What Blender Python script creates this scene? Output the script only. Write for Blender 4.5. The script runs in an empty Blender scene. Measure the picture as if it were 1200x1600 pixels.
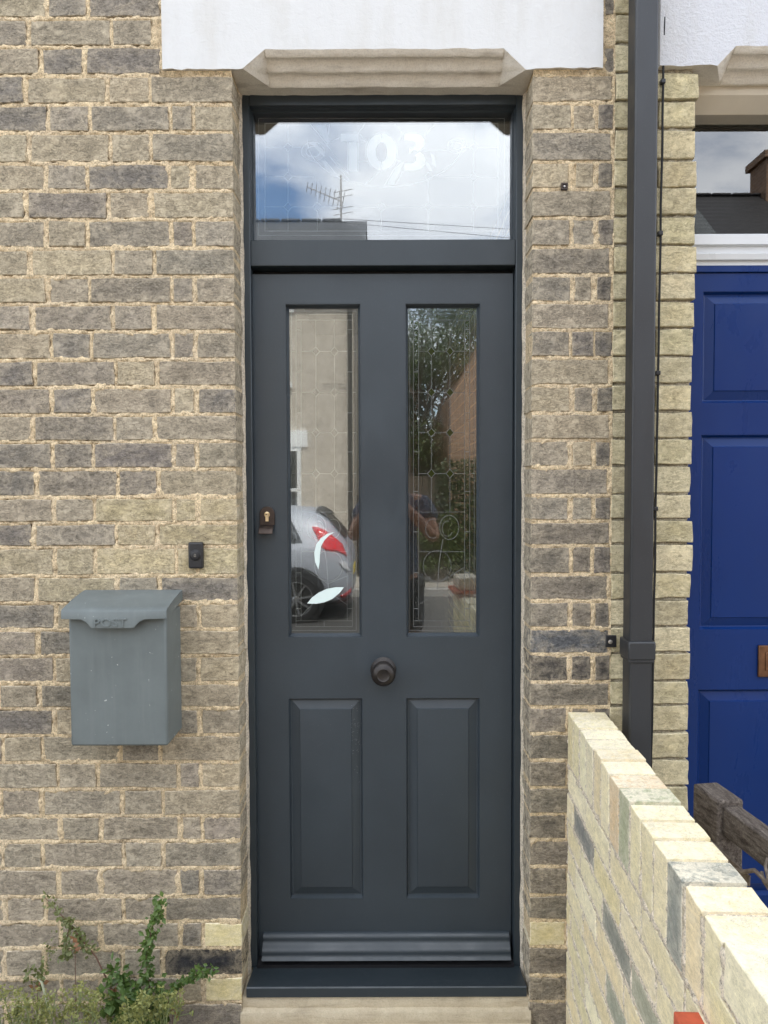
import bpy, math, random
import numpy as np
from mathutils import Vector, Matrix, noise as mnoise

R = math.radians
random.seed(7)
rng = np.random.default_rng(7)
sc = bpy.context.scene
col = sc.collection

# ------------------------------------------------------------------ camera
FPX = 1115.0                       # focal length in pixels of the 1200 x 1600 photograph
CAM = Vector((0.0, -2.0, 1.58))
PITCH, ROLL = R(2.1), R(-0.2)
_f = Vector((0, math.cos(PITCH), -math.sin(PITCH)))
_r0 = Vector((1, 0, 0)); _u0 = Vector((0, math.sin(PITCH), math.cos(PITCH)))
_r = _r0 * math.cos(ROLL) + _u0 * math.sin(ROLL)
_u = _u0 * math.cos(ROLL) - _r0 * math.sin(ROLL)
cd = bpy.data.cameras.new('camera')
cam = bpy.data.objects.new('camera', cd); col.objects.link(cam)
cd.sensor_fit = 'VERTICAL'; cd.sensor_height = 24.0; cd.lens = 24.0 * FPX / 1600.0
cd.clip_start = 0.02; cd.clip_end = 2000
cam.matrix_world = Matrix(((_r.x, _u.x, -_f.x, CAM.x), (_r.y, _u.y, -_f.y, CAM.y), (_r.z, _u.z, -_f.z, CAM.z), (0, 0, 0, 1)))
sc.camera = cam

# ------------------------------------------------------------------ world: blue sky with broken white cloud
SUN_EL, SUN_AZ = R(59), R(12)       # the sun stands behind the house
w = bpy.data.worlds.new('World'); sc.world = w; w.use_nodes = True
nt = w.node_tree; nt.nodes.clear()
def wn(t, **k):
    n = nt.nodes.new(t)
    for a, b in k.items(): setattr(n, a, b)
    return n
out = wn('ShaderNodeOutputWorld'); bg = wn('ShaderNodeBackground')
sky = wn('ShaderNodeTexSky', sky_type='NISHITA', sun_disc=False, sun_elevation=SUN_EL, sun_rotation=SUN_AZ)
sky.air_density = 1.0; sky.dust_density = 0.6; sky.ozone_density = 1.5
tc = wn('ShaderNodeTexCoord'); sep = wn('ShaderNodeSeparateXYZ')
nt.links.new(tc.outputs['Generated'], sep.inputs[0])
mz = wn('ShaderNodeMath', operation='MAXIMUM'); mz.inputs[1].default_value = 0.0; nt.links.new(sep.outputs[2], mz.inputs[0])
az = wn('ShaderNodeMath', operation='ADD'); az.inputs[1].default_value = 0.22; nt.links.new(mz.outputs[0], az.inputs[0])
cmb = wn('ShaderNodeCombineXYZ')
for i in (0, 1):
    d = wn('ShaderNodeMath', operation='DIVIDE'); nt.links.new(sep.outputs[i], d.inputs[0]); nt.links.new(az.outputs[0], d.inputs[1]); nt.links.new(d.outputs[0], cmb.inputs[i])
cmb.inputs[2].default_value = 12.1
cn = wn('ShaderNodeTexNoise'); cn.inputs['Scale'].default_value = 1.9; cn.inputs['Detail'].default_value = 8; cn.inputs['Roughness'].default_value = 0.55; cn.inputs['Distortion'].default_value = 0.3
nt.links.new(cmb.outputs[0], cn.inputs['Vector'])
cr = wn('ShaderNodeValToRGB'); cr.color_ramp.elements[0].position = 0.36; cr.color_ramp.elements[1].position = 0.52
nt.links.new(cn.outputs[0], cr.inputs[0])
cn2 = wn('ShaderNodeTexNoise'); cn2.inputs['Scale'].default_value = 3.1; cn2.inputs['Detail'].default_value = 6
nt.links.new(cmb.outputs[0], cn2.inputs['Vector'])
cc = wn('ShaderNodeValToRGB'); cc.color_ramp.elements[0].position = 0.3; cc.color_ramp.elements[1].position = 0.65
cc.color_ramp.elements[0].color = (6.2, 6.5, 7.1, 1); cc.color_ramp.elements[1].color = (8.7, 8.9, 9.2, 1)
nt.links.new(cn2.outputs[0], cc.inputs[0])
mx = wn('ShaderNodeMix', data_type='RGBA')
nt.links.new(cr.outputs[0], mx.inputs[0]); nt.links.new(sky.outputs[0], mx.inputs[6]); nt.links.new(cc.outputs[0], mx.inputs[7])
nt.links.new(mx.outputs[2], bg.inputs[0]); bg.inputs[1].default_value = 0.15
nt.links.new(bg.outputs[0], out.inputs[0])

# ------------------------------------------------------------------ sun
sl = bpy.data.lights.new('sun', 'SUN'); sl.energy = 3.2; sl.angle = R(0.53); sl.color = (1.0, 0.94, 0.85)
sun = bpy.data.objects.new('sun', sl); col.objects.link(sun)
_sd = Vector((math.sin(SUN_AZ) * math.cos(SUN_EL), math.cos(SUN_AZ) * math.cos(SUN_EL), math.sin(SUN_EL)))
sun.rotation_euler = _sd.to_track_quat('Z', 'Y').to_euler(); sun.location = (0, 6, 12)

sc.view_settings.view_transform = 'Standard'; sc.view_settings.look = 'None'
sc.view_settings.exposure = 1.62; sc.view_settings.gamma = 1.0; sc.view_settings.use_curve_mapping = False
sc.cycles.use_denoising = True
sc.cycles.max_bounces = 8; sc.cycles.transparent_max_bounces = 12
sc.cycles.caustics_reflective = False; sc.cycles.caustics_refractive = False

# ------------------------------------------------------------------ measuring helpers
def at(px, py, Y):
    """point on the plane y = Y seen at photograph pixel (px, py)"""
    d = _f * FPX + _r * (px - 600.0) - _u * (py - 800.0)
    return CAM + d * ((Y - CAM.y) / d.y)
def X(px, Y, py=800): return at(px, py, Y).x
def Z(py, Y, px=600): return at(px, py, Y).z
YG = 0.17                           # plane of the door glass
def mir(px, py, y):
    """point on the plane y (street side) whose mirror image in the glass is seen at (px, py)"""
    p = at(px, py, 2 * YG - y); return Vector((p.x, y, p.z))

# ------------------------------------------------------------------ mesh helpers
WLOC = {}
def tag(o, label=None, cat=None, group=None, kind=None):
    if label: o['label'] = label
    if cat: o['category'] = cat
    if group: o['group'] = group
    if kind: o['kind'] = kind
    return o
def empty(name, loc, label=None, cat=None, group=None):
    o = bpy.data.objects.new(name, None); col.objects.link(o); o.location = loc; o.empty_display_size = 0.1
    WLOC[o] = Vector(loc); return tag(o, label, cat, group)
def link_mesh(name, me, mat, parent=None, origin=None, sharp=35, bevel=0, seg=2):
    """me is in world coordinates; the object's origin goes to its parent's (or to origin)"""
    pw = WLOC[parent] if parent else Vector((0, 0, 0))
    ow = Vector(origin) if origin is not None else pw
    if ow.length > 0: me.transform(Matrix.Translation(-ow))
    o = bpy.data.objects.new(name, me); col.objects.link(o); o.parent = parent; o.location = ow - pw
    WLOC[o] = ow
    for m in (mat if isinstance(mat, (list, tuple)) else [mat]): me.materials.append(m)
    if sharp is not None and len(me.polygons):
        me.polygons.foreach_set('use_smooth', [True] * len(me.polygons))
        me.set_sharp_from_angle(angle=R(sharp))
    if bevel:
        b = o.modifiers.new('bevel', 'BEVEL'); b.width = bevel; b.segments = seg; b.limit_method = 'ANGLE'; b.angle_limit = R(40)
    return o
class MB:
    def __init__(s): s.v = []; s.f = []; s.m = []
    def add(s, vs, fs, m=0):
        o = len(s.v); s.v += [tuple(v) for v in vs]; s.f += [tuple(i + o for i in f) for f in fs]; s.m += [m] * len(fs); return s
    def box(s, x0, x1, y0, y1, z0, z1, m=0):
        return s.add([(x0,y0,z0),(x1,y0,z0),(x1,y1,z0),(x0,y1,z0),(x0,y0,z1),(x1,y0,z1),(x1,y1,z1),(x0,y1,z1)],
                     [(0,3,2,1),(4,5,6,7),(0,1,5,4),(1,2,6,5),(2,3,7,6),(3,0,4,7)], m)
    def obox(s, c, ax, ay, az, m=0):
        """box about c with half-axis vectors"""
        c = Vector(c); vs = []
        for sz in (-1, 1):
            for sx, sy in ((-1,-1),(1,-1),(1,1),(-1,1)): vs.append(c + Vector(ax)*sx + Vector(ay)*sy + Vector(az)*sz)
        return s.add(vs, [(0,3,2,1),(4,5,6,7),(0,1,5,4),(1,2,6,5),(2,3,7,6),(3,0,4,7)], m)
    def bar(s, p, q, wx, wy, side=None, m=0):
        p = Vector(p); q = Vector(q); d = q - p; L = d.length
        if L < 1e-6: return s
        d /= L
        a = Vector(side) if side is not None else (Vector((0,0,1)) if abs(d.z) < .9 else Vector((1,0,0)))
        a = (a - d * a.dot(d)).normalized(); b = d.cross(a)
        return s.obox((p+q)/2, d*L/2, a*wx/2, b*wy/2, m)
    def prism(s, prof, x0, x1, m=0, caps=True):
        """profile [(y,z)...] extruded along x"""
        n = len(prof); vs = [(x0,y,z) for y,z in prof] + [(x1,y,z) for y,z in prof]
        fs = [(i, (i+1)%n, n+(i+1)%n, n+i) for i in range(n)]
        if caps: fs += [tuple(range(n-1,-1,-1)), tuple(range(n, 2*n))]
        return s.add(vs, fs, m)
    def poly(s, pts, t, m=0):
        """outline [(x,y,z)...] given depth vector t"""
        n = len(pts); t = Vector(t); a = [Vector(p) for p in pts]; vs = a + [p + t for p in a]
        return s.add(vs, [tuple(range(n)), tuple(range(2*n-1, n-1, -1))] + [(i, n+i, n+(i+1)%n, (i+1)%n) for i in range(n)], m)
    def tube(s, pts, rad, n=8, m=0, caps=True):
        pts = [Vector(p) for p in pts]; k = len(pts)
        rad = rad if isinstance(rad, (list, tuple)) else [rad]*k
        vs = []; up = None
        for i, p in enumerate(pts):
            d = (pts[min(i+1,k-1)] - pts[max(i-1,0)]).normalized()
            if up is None: up = Vector((0,0,1)) if abs(d.z) < .9 else Vector((1,0,0))
            a = (up - d*up.dot(d)); a = a.normalized() if a.length > 1e-5 else d.orthogonal().normalized()
            b = d.cross(a); up = a
            for j in range(n):
                t = 2*math.pi*j/n; vs.append(p + (a*math.cos(t) + b*math.sin(t))*rad[i])
        fs = [(i*n+j, i*n+(j+1)%n, (i+1)*n+(j+1)%n, (i+1)*n+j) for i in range(k-1) for j in range(n)]
        if caps: fs += [tuple(range(n-1,-1,-1)), tuple(range((k-1)*n, k*n))]
        return s.add(vs, fs, m)
    def lathe(s, c, axis, prof, n=24, m=0):
        """prof [(r, h)...] turned about axis through c"""
        c = Vector(c); ax = Vector(axis).normalized(); a = ax.orthogonal().normalized(); b = ax.cross(a)
        vs = []; k = len(prof)
        for r, h in prof:
            for j in range(n):
                t = 2*math.pi*j/n; vs.append(c + ax*h + (a*math.cos(t) + b*math.sin(t))*max(r, 1e-5))
        fs = [(i*n+j, i*n+(j+1)%n, (i+1)*n+(j+1)%n, (i+1)*n+j) for i in range(k-1) for j in range(n)]
        fs += [tuple(range(n-1,-1,-1)), tuple(range((k-1)*n, k*n))]
        return s.add(vs, fs, m)
    def ring(s, x0, x1, z0, z1, steps, cap=False, m=0):
        """rectangular picture-frame moulding: steps = [(inset, y)...]"""
        vs = []
        for i, y in steps: vs += [(x0+i,y,z0+i),(x1-i,y,z0+i),(x1-i,y,z1-i),(x0+i,y,z1-i)]
        fs = []
        for k in range(len(steps)-1):
            for j in range(4): fs.append((4*k+j, 4*k+(j+1)%4, 4*k+4+(j+1)%4, 4*k+4+j))
        if cap: k = 4*(len(steps)-1); fs.append((k, k+1, k+2, k+3))
        return s.add(vs, fs, m)
    def mesh(s, name, recalc=True):
        me = bpy.data.meshes.new(name); me.from_pydata(s.v, [], s.f)
        if recalc:
            import bmesh
            bm = bmesh.new(); bm.from_mesh(me); bmesh.ops.recalc_face_normals(bm, faces=bm.faces[:]); bm.to_mesh(me); bm.free()
        if any(s.m): me.polygons.foreach_set('material_index', s.m)
        me.update(); return me
    def build(s, name, mat, parent=None, **k):
        rc = k.pop('recalc', True)
        return link_mesh(name, s.mesh(name, rc), mat, parent, **k)

# ------------------------------------------------------------------ materials
class NT:
    def __init__(s, name):
        s.mat = bpy.data.materials.new(name); s.mat.use_nodes = True; s.t = s.mat.node_tree; s.t.nodes.clear()
        s.out = s.n('ShaderNodeOutputMaterial')
    def n(s, t, **k):
        nd = s.t.nodes.new(t)
        for a, b in k.items(): setattr(nd, a, b)
        return nd
    def l(s, a, b): s.t.links.new(a, b)
    def set(s, sock, v):
        if isinstance(v, bpy.types.NodeSocket): s.l(v, sock)
        elif v is not None: sock.default_value = v if not (isinstance(v, tuple) and len(v) == 3 and sock.type == 'RGBA') else (*v, 1)
    def pos(s, scale=(1,1,1), kind='Position'):
        if kind == 'Position': o = s.n('ShaderNodeNewGeometry').outputs['Position']
        else: o = s.n('ShaderNodeTexCoord').outputs[kind]
        m = s.n('ShaderNodeMapping'); m.inputs['Scale'].default_value = scale; s.l(o, m.inputs[0]); return m.outputs[0]
    def noise(s, vec, scale, detail=5, rough=.6, dist=0):
        nd = s.n('ShaderNodeTexNoise'); nd.inputs['Scale'].default_value = scale; nd.inputs['Detail'].default_value = detail
        nd.inputs['Roughness'].default_value = rough; nd.inputs['Distortion'].default_value = dist; s.l(vec, nd.inputs['Vector']); return nd.outputs[0]
    def ramp(s, fac, stops):
        nd = s.n('ShaderNodeValToRGB'); e = nd.color_ramp.elements
        while len(e) < len(stops): e.new(0.5)
        for i, (p, c) in enumerate(stops):
            e[i].position = p; e[i].color = (c, c, c, 1) if not isinstance(c, tuple) else (*c, 1)
        s.l(fac, nd.inputs[0]); return nd.outputs[0]
    def mix(s, fac, a, b, mode='MIX'):
        nd = s.n('ShaderNodeMix', data_type='RGBA', blend_type=mode); s.set(nd.inputs[0], fac); s.set(nd.inputs[6], a); s.set(nd.inputs[7], b); return nd.outputs[2]
    def math(s, op, a, b=None, clamp=False):
        nd = s.n('ShaderNodeMath', operation=op, use_clamp=clamp); s.set(nd.inputs[0], a)
        if b is not None: s.set(nd.inputs[1], b)
        return nd.outputs[0]
    def bump(s, h, strength=.5, dist=.002, normal=None):
        nd = s.n('ShaderNodeBump'); nd.inputs['Strength'].default_value = strength; nd.inputs['Distance'].default_value = dist
        s.l(h, nd.inputs['Height'])
        if normal is not None: s.l(normal, nd.inputs['Normal'])
        return nd.outputs[0]
    def bsdf(s, color=(.5,.5,.5), rough=.6, metal=0, normal=None, spec=.5, **k):
        b = s.n('ShaderNodeBsdfPrincipled'); s.set(b.inputs['Base Color'], color); s.set(b.inputs['Roughness'], rough)
        s.set(b.inputs['Metallic'], metal); s.set(b.inputs['Specular IOR Level'], spec)
        if normal is not None: s.l(normal, b.inputs['Normal'])
        for a, v in k.items(): s.set(b.inputs[a], v)
        s.l(b.outputs[0], s.out.inputs[0]); return b
MAT = {}
def simple(name, color, rough=.6, metal=0, spec=.5, nscale=0, namt=.15, bscale=0, bamt=.3, bdist=.001, **k):
    t = NT(name); c = color; nrm = None; p = t.pos()
    if nscale:
        n = t.noise(p, nscale, 6); v = t.ramp(n, [(.3, 1 - namt), (.7, 1 + namt)])
        c = t.mix(1.0, (*color, 1), v, 'MULTIPLY')
    if bscale: nrm = t.bump(t.noise(p, bscale, 5), bamt, bdist)
    t.bsdf(c, rough, metal, nrm, spec, **k); MAT[name] = t.mat; return t.mat

def brick_material(name, cream, soot, relief=1.0, washes=.6, vary=1.0):
    t = NT(name); p = t.pos()
    oi = t.n('ShaderNodeObjectInfo')
    n_big = t.noise(p, 9, 5, .6, .4)
    n_str = t.noise(t.pos((1, 1, 2.4)), 30, 10, .72, 1.0)
    n_cre = t.noise(t.pos((1, 1, 3.2)), 42, 8, .7, 1.8)
    n_fin = t.noise(p, 210, 7, .75)
    n_mid = t.noise(p, 62, 8, .7, .5)
    c = t.mix(vary, oi.outputs['Color'], t.mix(1.0, oi.outputs['Color'], t.ramp(n_str, [(.34, .60), (.5, 1.0), (.66, 1.32)]), 'MULTIPLY'))
    sootf = t.math('MULTIPLY', t.ramp(n_big, [(.50, 0.0), (.72, 1.0)]), soot)
    c = t.mix(sootf, c, (.075, .070, .064))
    wash = t.ramp(t.noise(t.pos((1, 1, 1.5)), 15, 9, .75, .7), [(.50, .0), (.72, washes)])
    c = t.mix(wash, c, cream)
    at_ = t.n('ShaderNodeAttribute', attribute_name='edge')
    e = t.math('MULTIPLY', at_.outputs['Fac'], t.ramp(n_mid, [(.38, .0), (.54, .9)]))
    c = t.mix(e, c, cream)
    c = t.mix(vary, c, t.mix(1.0, c, t.ramp(n_mid, [(.30, .80), (.5, 1.0), (.70, 1.14)]), 'MULTIPLY'))
    crack = t.ramp(t.math('ABSOLUTE', t.math('SUBTRACT', n_cre, .5)), [(.0, 0.0), (.020, 1.0)])
    pick = t.ramp(t.noise(p, 24, 3), [(.40, 1.0), (.48, 0.0)])
    crk = t.math('MAXIMUM', crack, pick)
    c = t.mix(vary, c, t.mix(1.0, c, t.ramp(crk, [(0, .22), (1, 1.0)]), 'MULTIPLY'))
    pit = t.ramp(n_fin, [(.30, .35), (.42, .95), (.58, 1.05), (.70, 1.5)])
    c = t.mix(vary, c, t.mix(1.0, c, pit, 'MULTIPLY'))
    h = t.math('ADD', t.math('MULTIPLY', n_str, .7), t.math('ADD', t.math('MULTIPLY', n_fin, .45), t.math('MULTIPLY', n_mid, .9)))
    h = t.math('ADD', h, t.math('MULTIPLY', crk, .55))
    t.bsdf(c, .92, 0, t.bump(h, .7*relief, .0045), .22)
    MAT[name] = t.mat; return t.mat
brick_material('brick_grey', (.57, .49, .36), .35, .85, .5)
brick_material('brick_yellow', (.64, .57, .40), .06, .9, .5, .75)
brick_material('brick_cream', (.74, .67, .52), .04, .35, .45, .5)
brick_material('brick_black', (.62, .52, .36), .8, .6, .25)

def mortar_material(name, c0, c1, c2):
    t = NT(name); p = t.pos()
    a = t.noise(p, 30, 7, .7, .5); b = t.noise(p, 330, 4, .75); d = t.noise(p, 5, 4, .5)
    c = t.mix(t.ramp(a, [(.36, 0.0), (.6, 1.0)]), c1, c0)
    c = t.mix(t.ramp(d, [(.45, 0.0), (.75, .6)]), c, c2)
    c = t.mix(1.0, c, t.ramp(b, [(.32, .30), (.46, .95), (.70, 1.35)]), 'MULTIPLY')
    c = t.mix(1.0, c, t.ramp(t.noise(p, 120, 5, .7), [(.34, .55), (.5, 1.0), (.7, 1.2)]), 'MULTIPLY')
    t.bsdf(c, .95, 0, t.bump(t.math('ADD', t.math('MULTIPLY', a, 1.2), b), .8, .0035), .2)
    MAT[name] = t.mat
mortar_material('mortar_tan', (.71, .57, .365), (.52, .405, .26), (.60, .50, .36))
mortar_material('mortar_grey', (.40, .36, .27), (.29, .26, .19), (.36, .31, .23))
mortar_material('mortar_pale', (.74, .65, .51), (.62, .53, .41), (.68, .60, .48))

# painted timber, metal and plastic
def paint(name, color, rough, var=.10, grain=0.0, dust=0.0, dustc=(.4,.38,.34), spec=.5, bamt=.12):
    t = NT(name); p = t.pos()
    n = t.noise(p, 3.2, 6, .6); m = t.noise(p, 90, 5, .6)
    c = t.mix(1.0, (*color, 1), t.ramp(n, [(.3, 1-var), (.7, 1+var)]), 'MULTIPLY')
    if dust:
        sp = t.ramp(t.noise(p, 420, 2, .5), [(.70, 0.0), (.76, 1.0)])
        c = t.mix(t.math('MULTIPLY', sp, dust), c, dustc)
    h = m
    if grain:
        g = t.noise(t.pos((1, 1, .04)), 180, 4, .6); h = t.math('ADD', t.math('MULTIPLY', g, grain), m)
    rg = t.ramp(t.noise(t.pos((1, 1, .35)), 11, 7, .65, .4), [(.3, rough*.72), (.7, rough*1.32)])
    t.bsdf(c, rg, 0, t.bump(h, bamt, .001), spec); MAT[name] = t.mat
paint('door_paint', (.031, .041, .050), .40, .12, .8, .22)
paint('frame_paint', (.024, .033, .040), .42, .10, .8, .12)
paint('blue_paint', (.0006, .0205, .115), .32, .06, .3, .0, spec=.3, bamt=.03)
paint('pipe_plastic', (.024, .026, .029), .42, .08, 0, .25)
paint('white_gloss', (.58, .595, .61), .35, .04)
paint('cream_stone', (.56, .50, .40), .8, .12, 0, .2, (.25,.2,.15), .3, .5)
simple('black_plastic', (.012, .012, .014), .42)
simple('black_rubber', (.01, .01, .01), .8)
simple('bronze', (.060, .045, .038), .42, .75, nscale=60, namt=.25)
simple('dark_knob', (.028, .024, .022), .36, .45)
simple('brass', (.66, .52, .32), .30, 1.0)
simple('letterplate_metal', (.17, .085, .045), .5, .8, nscale=40, namt=.4)
simple('galvanised', (.45, .42, .38), .5, .8, nscale=80, namt=.35)
simple('cap_cream', (.72, .64, .50), .85, nscale=30, namt=.12, bscale=120)
simple('old_iron', (.20, .165, .135), .6, .6, nscale=90, namt=.4)
simple('red_tile', (.50, .10, .045), .75, nscale=40, namt=.2, bscale=150)
simple('speck_grey', (.22, .225, .23), .5)
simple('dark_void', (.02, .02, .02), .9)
simple('hall_plaster', (.30, .28, .25), .9)
simple('hall_floor', (.12, .08, .05), .5)
simple('etched_glass', (.66, .78, .76), .5)
simple('lead_came', (.19, .195, .19), .5)
simple('lead_came_pale', (.78, .77, .74), .5)
simple('fanlight_lead', (.62, .63, .64), .5)
simple('etched_digit', (.90, .96, .95), .6)
simple('olive_glass', (.022, .027, .006), .12)
simple('border_grey', (.24, .24, .235), .25)
simple('pale_glass', (.30, .32, .33), .3)

# white masonry paint on the lintels, with soiled bottom edge
def masonry_white(name, color, rscale, ramt):
    t = NT(name); p = t.pos()
    a = t.noise(p, rscale, 6, .6, .3); b = t.noise(t.pos((1, 1, .25)), 7, 6, .65)
    c = t.mix(t.ramp(b, [(.48, 0.0), (.80, .45)]), color, (.42, .39, .32))
    c = t.mix(t.ramp(t.noise(p, 130, 3), [(.74, 0.0), (.8, .5)]), c, (.42, .38, .30))
    t.bsdf(c, .75, 0, t.bump(t.math('ADD', a, t.math('MULTIPLY', t.noise(p, 260, 4), .3)), ramt, .004), .3); MAT[name] = t.mat
masonry_white('lintel_white', (.60, .605, .60), 45, .45)
masonry_white('lintel_roughcast', (.57, .58, .61), 120, .9)
def stone_mat(name, c0, c1):
    t = NT(name); p = t.pos()
    a = t.noise(p, 22, 8, .7, .5); b = t.noise(p, 240, 4, .7); s = t.noise(t.pos((.3, 1, 3)), 20, 5)
    c = t.mix(t.ramp(a, [(.35, 0.0), (.65, 1.0)]), c0, c1)
    c = t.mix(t.ramp(s, [(.55, 0.0), (.8, .6)]), c, (.20, .16, .11))
    c = t.mix(1.0, c, t.ramp(b, [(.25, .80), (.5, 1.0), (.8, 1.1)]), 'MULTIPLY')
    t.bsdf(c, .9, 0, t.bump(t.math('ADD', t.math('MULTIPLY', a, 1.4), b), .7, .003), .2); MAT[name] = t.mat
stone_mat('lintel_stone', (.85, .80, .71), (.77, .715, .62))
stone_mat('threshold_stone', (.56, .49, .36), (.46, .39, .28))
stone_mat('paving_concrete', (.38, .35, .30), (.30, .27, .23))
stone_mat('soil', (.09, .065, .04), (.05, .035, .02))

# glass: a clear sealed unit - outer sheet mirrors, inner rolled sheet ripples
def glass_mat(name, ior_s=1.75, ior_b=1.55, bs=150, bstr=.05, bdist=.0006, tint=(.62, .66, .64), stretch=(1,1,1)):
    t = NT(name)
    fs = t.n('ShaderNodeFresnel'); fs.inputs[0].default_value = ior_s
    fb = t.n('ShaderNodeFresnel'); fb.inputs[0].default_value = ior_b
    gs = t.n('ShaderNodeBsdfGlossy'); gs.inputs['Roughness'].default_value = 0.0; gs.inputs[0].default_value = (.97, .98, 1, 1)
    gb = t.n('ShaderNodeBsdfGlossy'); gb.inputs['Roughness'].default_value = 0.02; gb.inputs[0].default_value = (.95, .98, .97, 1)
    p = t.pos(stretch)
    h = t.math('ADD', t.noise(p, bs, 3, .5, .3), t.math('MULTIPLY', t.noise(p, bs*.2, 2, .5), 1.2))
    t.l(t.bump(h, bstr, bdist), gb.inputs['Normal'])
    wv = t.bump(t.noise(t.pos(), 3.0, 1, .4), .02, .001); t.l(wv, gs.inputs['Normal'])
    tr = t.n('ShaderNodeBsdfTransparent'); tr.inputs[0].default_value = (*tint, 1)
    m1 = t.n('ShaderNodeMixShader'); t.l(fb.outputs[0], m1.inputs[0]); t.l(tr.outputs[0], m1.inputs[1]); t.l(gb.outputs[0], m1.inputs[2])
    m2 = t.n('ShaderNodeMixShader'); t.l(fs.outputs[0], m2.inputs[0]); t.l(m1.outputs[0], m2.inputs[1]); t.l(gs.outputs[0], m2.inputs[2])
    t.l(m2.outputs[0], t.out.inputs[0]); MAT[name] = t.mat
glass_mat('fanlight_glass', 1.90, 1.50, 160, .10, tint=(.93,.95,.95))
glass_mat('door_glass_left', 1.95, 1.6, 120, .20, tint=(.9,.93,.92))
glass_mat('door_glass_right', 1.9, 1.8, 170, .32, tint=(.9,.93,.92))
glass_mat('plain_glass', 2.0, 1.3, 40, .02)

# street materials
def wall_brick_tex(name, c1, c2, cm, scale=1.0):
    t = NT(name); g = t.n('ShaderNodeNewGeometry'); sp = t.n('ShaderNodeSeparateXYZ'); t.l(g.outputs['Position'], sp.inputs[0])
    cb = t.n('ShaderNodeCombineXYZ'); t.l(t.math('ADD', sp.outputs[0], sp.outputs[1]), cb.inputs[0]); t.l(sp.outputs[2], cb.inputs[1])
    b = t.n('ShaderNodeTexBrick'); t.l(cb.outputs[0], b.inputs['Vector'])
    b.inputs['Color1'].default_value = (*c1, 1); b.inputs['Color2'].default_value = (*c2, 1); b.inputs['Mortar'].default_value = (*cm, 1)
    b.inputs['Scale'].default_value = scale; b.inputs['Brick Width'].default_value = .225; b.inputs['Row Height'].default_value = .0765; b.inputs['Mortar Size'].default_value = .006
    n = t.noise(t.pos(), 14, 6); c = t.mix(1.0, b.outputs[0], t.ramp(n, [(.3, .75), (.7, 1.2)]), 'MULTIPLY')
    t.bsdf(c, .9, 0, t.bump(t.math('ADD', t.math('MULTIPLY', b.outputs[1], -1.0), n), .5, .006), .2); MAT[name] = t.mat
wall_brick_tex('far_brick_cream', (.55, .49, .41), (.50, .445, .37), (.52, .475, .41))
wall_brick_tex('far_brick_brown', (.30, .19, .12), (.24, .15, .10), (.30, .25, .2))
wall_brick_tex('plain_brick_grey', (.24, .21, .17), (.17, .155, .13), (.44, .34, .2))
wall_brick_tex('plain_brick_yellow', (.50, .42, .24), (.44, .38, .22), (.33, .29, .2))
def slate(name, c):
    t = NT(name); p = t.pos((1, 1, 1))
    wv = t.n('ShaderNodeTexWave', wave_type='BANDS', bands_direction='Z'); wv.inputs['Scale'].default_value = 2.2; wv.inputs['Distortion'].default_value = .4; t.l(p, wv.inputs[0])
    n = t.noise(p, 9, 7, .7); cc_ = t.mix(1.0, (*c, 1), t.ramp(n, [(.3, .6), (.7, 1.3)]), 'MULTIPLY')
    t.bsdf(cc_, .6, 0, t.bump(wv.outputs[0], .5, .02), .4); MAT[name] = t.mat
slate('slate_grey', (.085, .092, .10)); slate('slate_dark', (.035, .034, .034))
simple('asphalt', (.055, .053, .05), .9, nscale=30, namt=.25, bscale=200, bamt=.5, bdist=.004)
simple('kerb_granite', (.30, .29, .27), .8, nscale=40, namt=.25)
simple('far_white', (.78, .78, .76), .6)
simple('car_paint', (.50, .53, .58), .28, .55, Coat_Weight=1.0) if False else None
_t = NT('car_paint'); _t.bsdf((.34, .36, .40), .5, .2, None, .4, **{'Coat Weight': .25, 'Coat Roughness': .2}); MAT['car_paint'] = _t.mat
simple('car_glass', (.01, .012, .013), .05, 0, .8)
simple('car_trim', (.015, .015, .015), .5)
simple('tyre', (.012, .012, .012), .8)
simple('alloy', (.55, .56, .58), .3, .9)
simple('lamp_red', (.55, .012, .015), .12)
simple('lamp_clear', (.6, .6, .62), .1)
simple('number_plate_yellow', (.75, .55, .03), .4)
simple('skin', (.46, .25, .165), .55)
_t = NT('tee_shirt'); _p = _t.pos(); _t.bsdf(_t.mix(_t.ramp(_t.noise(_p, 60, 5, .7), [(.46, 0.0), (.56, 1.0)]), (.045, .055, .085), (.17, .19, .25)), .9); MAT['tee_shirt'] = _t.mat
simple('shorts', (.035, .037, .042), .9); simple('hair', (.035, .022, .014), .7); simple('shoe', (.5, .5, .5), .6)
simple('bark', (.09, .065, .045), .9, nscale=25, namt=.4, bscale=40, bamt=.8, bdist=.01)
def leaf_mat(name, c0, c1, tr=.35):
    t = NT(name); p = t.pos(); n = t.noise(p, 2.3, 4); m = t.noise(p, 55, 3)
    c = t.mix(t.ramp(t.math('ADD', t.math('MULTIPLY', n, .5), t.math('MULTIPLY', m, .5)), [(.38, 0.0), (.62, 1.0)]), c0, c1)
    d = t.n('ShaderNodeBsdfDiffuse'); t.l(c, d.inputs[0]); tl = t.n('ShaderNodeBsdfTranslucent'); t.l(c, tl.inputs[0])
    gl = t.n('ShaderNodeBsdfGlossy'); gl.inputs['Roughness'].default_value = .45; gl.inputs[0].default_value = (.6, .6, .6, 1)
    a = t.n('ShaderNodeMixShader'); a.inputs[0].default_value = tr; t.l(d.outputs[0], a.inputs[1]); t.l(tl.outputs[0], a.inputs[2])
    b = t.n('ShaderNodeMixShader'); b.inputs[0].default_value = .05; t.l(a.outputs[0], b.inputs[1]); t.l(gl.outputs[0], b.inputs[2])
    t.l(b.outputs[0], t.out.inputs[0]); MAT[name] = t.mat
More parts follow.
